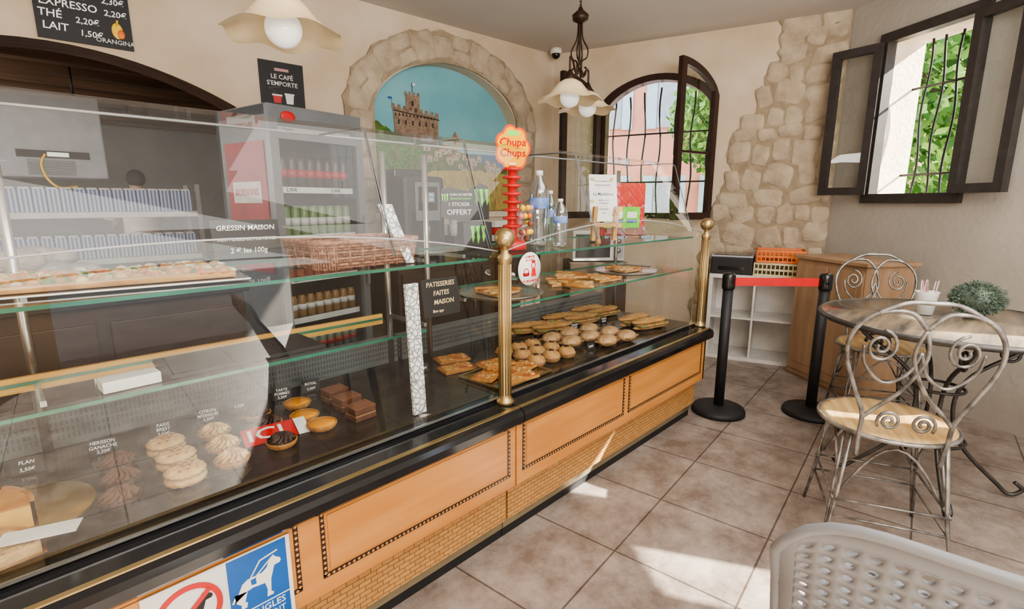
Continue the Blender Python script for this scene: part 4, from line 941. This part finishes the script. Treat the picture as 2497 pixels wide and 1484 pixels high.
# ---------------------------------------------------------------- barrier posts
s1=thing('barrier_post','black retractable belt barrier post on round base','barrier post',T(3.10,1.165,0),'belt barrier posts')
mb=MB();mb.lathe([(.16,0),(.16,.02),(.15,.035),(.05,.045),(.03,.05)],MBLK,40);mb.part('base',s1)
mb=MB();mb.cyl((0,0,.045),(0,0,.80),.03,MBLK,24);mb.part('pole',s1)
mb=MB();mb.lathe([(.036,.79),(.038,.80),(.038,.87),(.034,.885),(.01,.89)],BLK,24);mb.part('belt_head',s1)
dup(s1,T(3.47,.735,0))
mb=MB();d=Vector((3.47-3.10,.735-1.165,0));M=frame((3.10,1.165,.835),d,(0,0,1));mb.box((d.length/2,0,0),(d.length-.078,.05,.003),RED,M);mb.solo('barrier_belt','red fabric belt stretched between two black posts','barrier belt')
# ---------------------------------------------------------------- bistro table and chairs
WI=pm('grey_wrought_iron',(.44,.43,.41),(.17,.165,.155),sc=22,rough=.38,metal=.7)
WD=pm('dark_wrought_iron',(.10,.098,.095),(.06,.058,.055),sc=18,rough=.4,metal=.6)
SEAT=pm('mosaic_wood_seat',(.66,.47,.23),(.40,.25,.10),sc=5,rough=.3,stretch=(1,8,1))
tb=thing('bistro_table','round bistro table with wooden top and scrolled wrought iron legs','table',T(2.93,.13,0))
mb=MB();mb.lathe([(.48,.775),(.485,.78),(.485,.798),(.0001,.80)],pm('table_planks',(.36,.28,.19),(.085,.08,.075),sc=2.2,rough=.2,stretch=(1,7,1)),48,M=RZ(30));mb.part('table_top',tb)
mb=MB();mb.tube([(.488*math.cos(a),.488*math.sin(a),.787) for a in [k*math.pi/24 for k in range(48)]],.013,WD,8,closed=True);mb.part('top_rim',tb)
for a in(20,110,200,290):
    mb=MB();mb.tube(smooth_path([(.34,0,.775),(.30,0,.70),(.12,0,.55),(.07,0,.40),(.12,0,.22),(.27,0,.06),(.32,0,.02),(.36,0,.05),(.33,0,.08)]),.009,WD,8,M=RZ(a))
    sp=[(.24+.055*(1-k/26)*math.cos(k*.42),0,.66+.055*(1-k/26)*math.sin(k*.42)) for k in range(24)]
    mb.tube(sp,.007,WD,6,M=RZ(a));mb.part('leg',tb)
for r,z in((.10,.48),(.13,.24)):
    mb=MB();mb.tube([(r*math.cos(k*math.pi/12),r*math.sin(k*math.pi/12),z) for k in range(24)],.007,WD,6,closed=True);mb.part('leg_ring',tb)
def chair(M,label):
    c=thing('bistro_chair',label,'chair',M,'wrought iron bistro chairs')
    mb=MB();mb.lathe([(.210,.475),(.215,.48),(.215,.492),(.195,.497),(.0001,.498)],SEAT,40);mb.part('seat',c)
    mb=MB();mb.tube([(.220*math.cos(k*math.pi/20),.220*math.sin(k*math.pi/20),.485) for k in range(40)],.008,WI,8,closed=True);mb.part('seat_rim',c)
    for sx in(-1,1):
        for sy in(-1,1):
            mb=MB();mb.tube([(sx*.16,sy*.14,.48),(sx*.18,sy*.17,.2),(sx*.20,sy*.20,0)],.0063,WI,8)
            mb.tube([(sx*.125,sy*.155,.48),(sx*.16,sy*.18,.2),(sx*.195,sy*.20,0)],.0054,WI,8)
            mb.part('leg',c)
    mb=MB()
    for z in(.15,.22):
        P=[(.183,.178,z),(-.183,.178,z),(-.183,-.178,z),(.183,-.178,z)]
        for i in range(4):mb.tube([P[i],P[(i+1)%4]],.0045,WI,6)
    for a in(0,90,180,270):
        mb.tube([(.165*r_,q,zz) for r_,q,zz in [(1,-.155+.31*k/10,.25+.19*math.sin(math.pi*k/10)) for k in range(11)]],.005,WI,6,M=RZ(a))
    mb.part('stretcher',c)
    bx=lambda z:-.19-.17*(z-.48)
    def bp(y,z):return (bx(z),y*.88,z)
    mb=MB()
    outer=[bp(.14,.40),bp(.145,.50),bp(.15,.58),bp(.195,.68),bp(.235,.79),bp(.225,.88),bp(.16,.945),bp(.06,.955),bp(0,.90)]
    for s in(-1,1):
        mb.tube(smooth_path([(p[0],p[1]*s,p[2]) for p in outer]),.0078,WI,8)
        mb.tube(smooth_path([bp(0,.90),bp(s*-.02,.80),bp(s*.035,.68),bp(s*.11,.60),bp(s*.145,.56)]),.0068,WI,8)
        mb.tube([bp(s*(.13+.055*(1-k/34)*math.cos(k*.4+1.6)),.83+.06*(1-k/34)*math.sin(k*.4+1.6)) for k in range(30)],.0055,WI,6)
        mb.tube([bp(s*(.055+.042*(1-k/30)*math.cos(k*.45-.6)),.555+.042*(1-k/30)*math.sin(k*.45-.6)) for k in range(26)],.0055,WI,6)
        mb.tube(smooth_path([bp(s*.185,.83),bp(s*.17,.76),bp(s*.10,.70),bp(s*.03,.74),bp(0,.82)]),.0055,WI,6)
    mb.tube(smooth_path([bp(-.16,.945),bp(-.08,.985),bp(0,.99),bp(.08,.985),bp(.16,.945)]),.0075,WI,8)
    mb.part('backrest',c)
    return c
ch=chair(T(2.31,.235,0)@RZ(22),'grey scrolled wrought iron chair with round wooden seat')
dup(ch,T(3.56,.44,0)@RZ(203))
cp=thing('straw_cup','white paper cup filled with wrapped sugar sticks on table','cup',T(2.95,.22,.803))
mb=MB();mb.lathe([(.032,0),(.045,.10),(.047,.104),(.042,.10),(.030,.004)],PAPER,24);mb.text('CAFÉ',.016,gt,frame((-.041,-.008,.055),(.1,-1,0),(0,0,1)));mb.part('cup_body',cp)
mb=MB()
for i in range(10):
    a=i*.63;mb.box((0,0,.08),(.008,.003,.13),random.choice([PAPER,pm('stick_pink',(.7,.35,.35))]),T(.022*math.cos(a),.022*math.sin(a),.01)@RX(random.uniform(-9,9))@RY(random.uniform(-9,9)))
mb.part('sugar_sticks',cp)
pt=thing('table_plant','round grey green artificial plant on the table','plant',T(3.02,.05,.80))
LF=pm('grey_green_leaf',(.15,.20,.155),(.08,.12,.09),sc=30,rough=.6)
mb=MB();mb.lathe([(.035,0),(.045,.05),(.04,.055)],MBLK,16);mb.part('pot',pt)
mb=MB();mb.sph((0,0,.085),(.075,.075,.06),LF,14)
for i in range(2200):
    v=Vector((random.gauss(0,1),random.gauss(0,1),random.gauss(0,1))).normalized()*random.uniform(.07,.10);v.z*=.75
    a=Vector((random.gauss(0,1),random.gauss(0,1),random.gauss(0,1))).normalized()*.0045;b_=v.normalized()*.012
    p=v+Vector((0,0,.085));mb.add([p-a,p+b_,p+a],[[0,1,2]],LF)
o=mb.part('foliage',pt);o['kind']='stuff'
# ---------------------------------------------------------------- grey perforated chair
GP=pm('grey_moulded_plastic',(.26,.27,.29),(.235,.245,.265),sc=4,rough=.4)
MG=T(1.176,-.017,0)@RZ(7)
gc=thing('plastic_chair','grey moulded plastic chair with perforated backrest','chair',MG)
def perf(mb,NX,NY,fn,hole=.25,solidrow=1):
    for i in range(NX):
        for j in range(NY):
            cxx,cyy=(i+.5)/NX,(j+.5)/NY
            if i<solidrow or i>=NX-solidrow or j<solidrow or j>=NY-solidrow:
                mb.add([fn((cxx-.5/NX),(cyy-.5/NY)),fn((cxx+.5/NX),(cyy-.5/NY)),fn((cxx+.5/NX),(cyy+.5/NY)),fn((cxx-.5/NX),(cyy+.5/NY))],[[0,1,2,3]],GP,True)
            else:
                sqp=[];cip=[]
                for q in range(16):
                    a=2*math.pi*q/16;ca,sa=math.cos(a),math.sin(a);mxx=max(abs(ca),abs(sa))
                    sqp.append(fn(cxx+ca/mxx*.5/NX,cyy+sa/mxx*.5/NY));cip.append(fn(cxx+ca*hole/NX,cyy+sa*hole/NY))
                mb.add(sqp+cip,[[q,(q+1)%16,16+(q+1)%16,16+q] for q in range(16)],GP,True)
def backf(u,v):
    y=(u-.5)*.52
    z=.452+.40*v
    if v>.8:y*=1-.06*((v-.8)/.2)**2
    z+=-.07*(abs(2*u-1)**5)*max(0,v-.5)*2
    x=-.20-.17*v+.03*(2*u-1)**2
    return (x,y,z)
mb=MB();perf(mb,18,13,backf,.27);o=mb.part('backrest',gc);md=o.modifiers.new('w','WELD');md.merge_threshold=.0008;md=o.modifiers.new('s','SOLIDIFY');md.thickness=.005
mb=MB();path=[backf(0,v/8) for v in range(9)]+[backf(u/16,1) for u in range(1,17)]+[backf(1,1-v/8) for v in range(1,9)]
mb.tube(path,.009,GP,8);mb.part('backrest_rim',gc)
def seatf(u,v):return (-.22+.44*v,(u-.5)*.46,.447+.02*(2*u-1)**2-.02*math.sin(math.pi*v))
mb=MB();perf(mb,14,13,seatf);o=mb.part('seat',gc);md=o.modifiers.new('w','WELD');md.merge_threshold=.0008;md=o.modifiers.new('s','SOLIDIFY');md.thickness=.008
for sx in(-1,1):
    for sy in(-1,1):
        mb=MB();mb.tube([(sx*.19,sy*.20,.445),(sx*.24,sy*.24,0)],[.022,.015],GP,12);mb.part('leg',gc)
# ---------------------------------------------------------------- outside world
mb=MB();mb.box((0,0,-.06),(80,80,.08),pm('pale_paving',(.50,.46,.42),(.42,.38,.35),sc=2,rough=.9));mb.solo('ground',kind='structure')
def building(M,w,h,m,sh,label,nx=3,awn=None):
    b=thing('building',label,'building',M)
    mb=MB();mb.box((0,1,h/2),(w,2,h),m);mb.part('facade',b)
    for i in range(nx):
        for z in(.4,2.7,5.2):
            x=-w/2+w*(i+.5)/nx
            mb=MB();mb.box((x,-.02,z+.8),(.42,.06,1.3),pm('pale_pane',(.45,.5,.55),rough=.1))
            for s in(-1,1):mb.box((x+s*.33,-.05,z+.8),(.22,.05,1.35),sh)
            mb.part('shuttered_window',b)
    if awn:
        mb=MB();mb.add([(-w/2,-.1,2.9),(w/2,-.1,2.9),(w/2,-1.3,2.4),(-w/2,-1.3,2.4),(-w/2,-1.3,2.2),(w/2,-1.3,2.2)],[[0,1,2,3],[3,2,5,4]],awn);mb.part('awning',b)
PK=pm('pink_render',(.85,.38,.28),(.75,.32,.23),sc=1,rough=.9)
building(T(10.0,5.9,0)@RZ(-62),4.6,8,PK,pm('blue_shutter',(.5,.65,.75)),'salmon pink rendered town house with pale blue shutters',4)
building(T(16.0,1.8,0)@RZ(-75),5.5,8,pm('ochre_render',(.85,.65,.35)),pm('green_shutter',(.2,.4,.3)),'ochre rendered town house with green shutters',4)
building(T(-1,-13,0)@RZ(180),16,7,pm('cream_render',(.65,.55,.42)),pm('grey_blue_shutter',(.25,.35,.45)),'cream town house across the street with striped awning',6,stripemat('awning_stripes',(.8,.8,.85),(.03,.08,.3),1.6))
def tree(M,h,r,label,n=2600):
    t=thing('tree',label,'tree',M)
    mb=MB();mb.tube([(0,0,0),(.05,0,h*.3),(0,.05,h*.55),(.1,0,h*.8)],[.16,.13,.1,.05],pm('bark',(.2,.15,.1),bump=.5),10)
    for i in range(6):
        a=i*1.05;mb.tube([(0,.03,h*.45),(r*.4*math.cos(a),r*.4*math.sin(a),h*.62),(r*.7*math.cos(a),r*.7*math.sin(a),h*.8)],[.06,.04,.02],MC['bark'],6)
    mb.part('trunk',t)
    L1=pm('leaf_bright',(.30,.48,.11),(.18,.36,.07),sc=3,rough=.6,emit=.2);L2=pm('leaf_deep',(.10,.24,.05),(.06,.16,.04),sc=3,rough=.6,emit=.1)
    mb=MB()
    for i in range(n):
        v=Vector((random.gauss(0,1),random.gauss(0,1),random.gauss(0,1))).normalized()*r*random.random()**.35;v.z*=.95
        p=v+Vector((0,0,h*.62));a=Vector((random.gauss(0,1),random.gauss(0,1),random.gauss(0,1))).normalized()*.055;b_=a.orthogonal().normalized()*.08
        mb.add([p-a,p+b_,p+a,p-b_],[[0,1,2,3]],L1 if random.random()<.55 else L2)
    o=mb.part('leaves',t);o['kind']='stuff'
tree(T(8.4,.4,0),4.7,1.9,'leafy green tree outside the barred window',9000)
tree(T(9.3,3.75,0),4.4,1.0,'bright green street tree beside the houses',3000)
mb=MB();mb.box((0,0,.55),(3.5,.12,1.1),pm('street_wall',(.45,.42,.4)));mb.solo('low_wall','low grey wall below the trees outside','wall',T(6.3,.4,0)@RZ(95))
# ---------------------------------------------------------------- light
w=bpy.data.worlds.new('w');SC.world=w;w.use_nodes=True;bg=w.node_tree.nodes['Background'];bg.inputs[0].default_value=(.82,.90,1,1);bg.inputs[1].default_value=2.2
def light(t,M,e,col=(1,1,1),**k):
    l=bpy.data.lights.new('lamp',t);l.energy=e;l.color=col
    for a,b_ in k.items():setattr(l,a,b_)
    o=bpy.data.objects.new('daylight',l);COL.objects.link(o);o.matrix_basis=M;return o  # shared by the real sun and the added fill lights
sd=Vector((-.457,.889,-.6));light('SUN',sd.to_track_quat('-Z','Y').to_matrix().to_4x4(),22,(1,.94,.82),angle=.01)
def aim(p,q):return T(*p)@(Vector(q)-Vector(p)).to_track_quat('-Z','Y').to_matrix().to_4x4()
light('AREA',aim((.0,-1.6,1.6),(.3,-1.2,2.7)),140,(1,.97,.94),shape='RECTANGLE',size=2.4,size_y=1.4)  # added uplight behind the camera, bounces fill off the ceiling
light('AREA',aim((1.2,-.6,2.70),(1.6,.6,0)),32,(1,.98,.95),shape='RECTANGLE',size=3.0,size_y=1.2)  # added fill under the ceiling, no fitting there
light('AREA',aim((2.3,.4,2.70),(2.5,1.0,0)),28,(1,.96,.9),shape='RECTANGLE',size=2.2,size_y=1.6)  # second added ceiling fill, nearer the seating
light('AREA',aim((-1.1,5.2,1.7),(1.5,5.6,1.6)),34,(1,.95,.9),shape='RECTANGLE',size=1.0,size_y=1.0)  # added fill for the kitchen, placed out of view
# ---------------------------------------------------------------- camera
cd=bpy.data.cameras.new('cam');co=bpy.data.objects.new('camera',cd);COL.objects.link(co);SC.camera=co
co.location=(0,0,1.3);co.rotation_euler=(rad(90-11.27),0,rad(43.9-90));cd.lens=17.88;cd.sensor_width=36;cd.clip_start=.02
SC.view_settings.view_transform='AgX';SC.view_settings.look='AgX - Medium High Contrast';SC.view_settings.exposure=.6
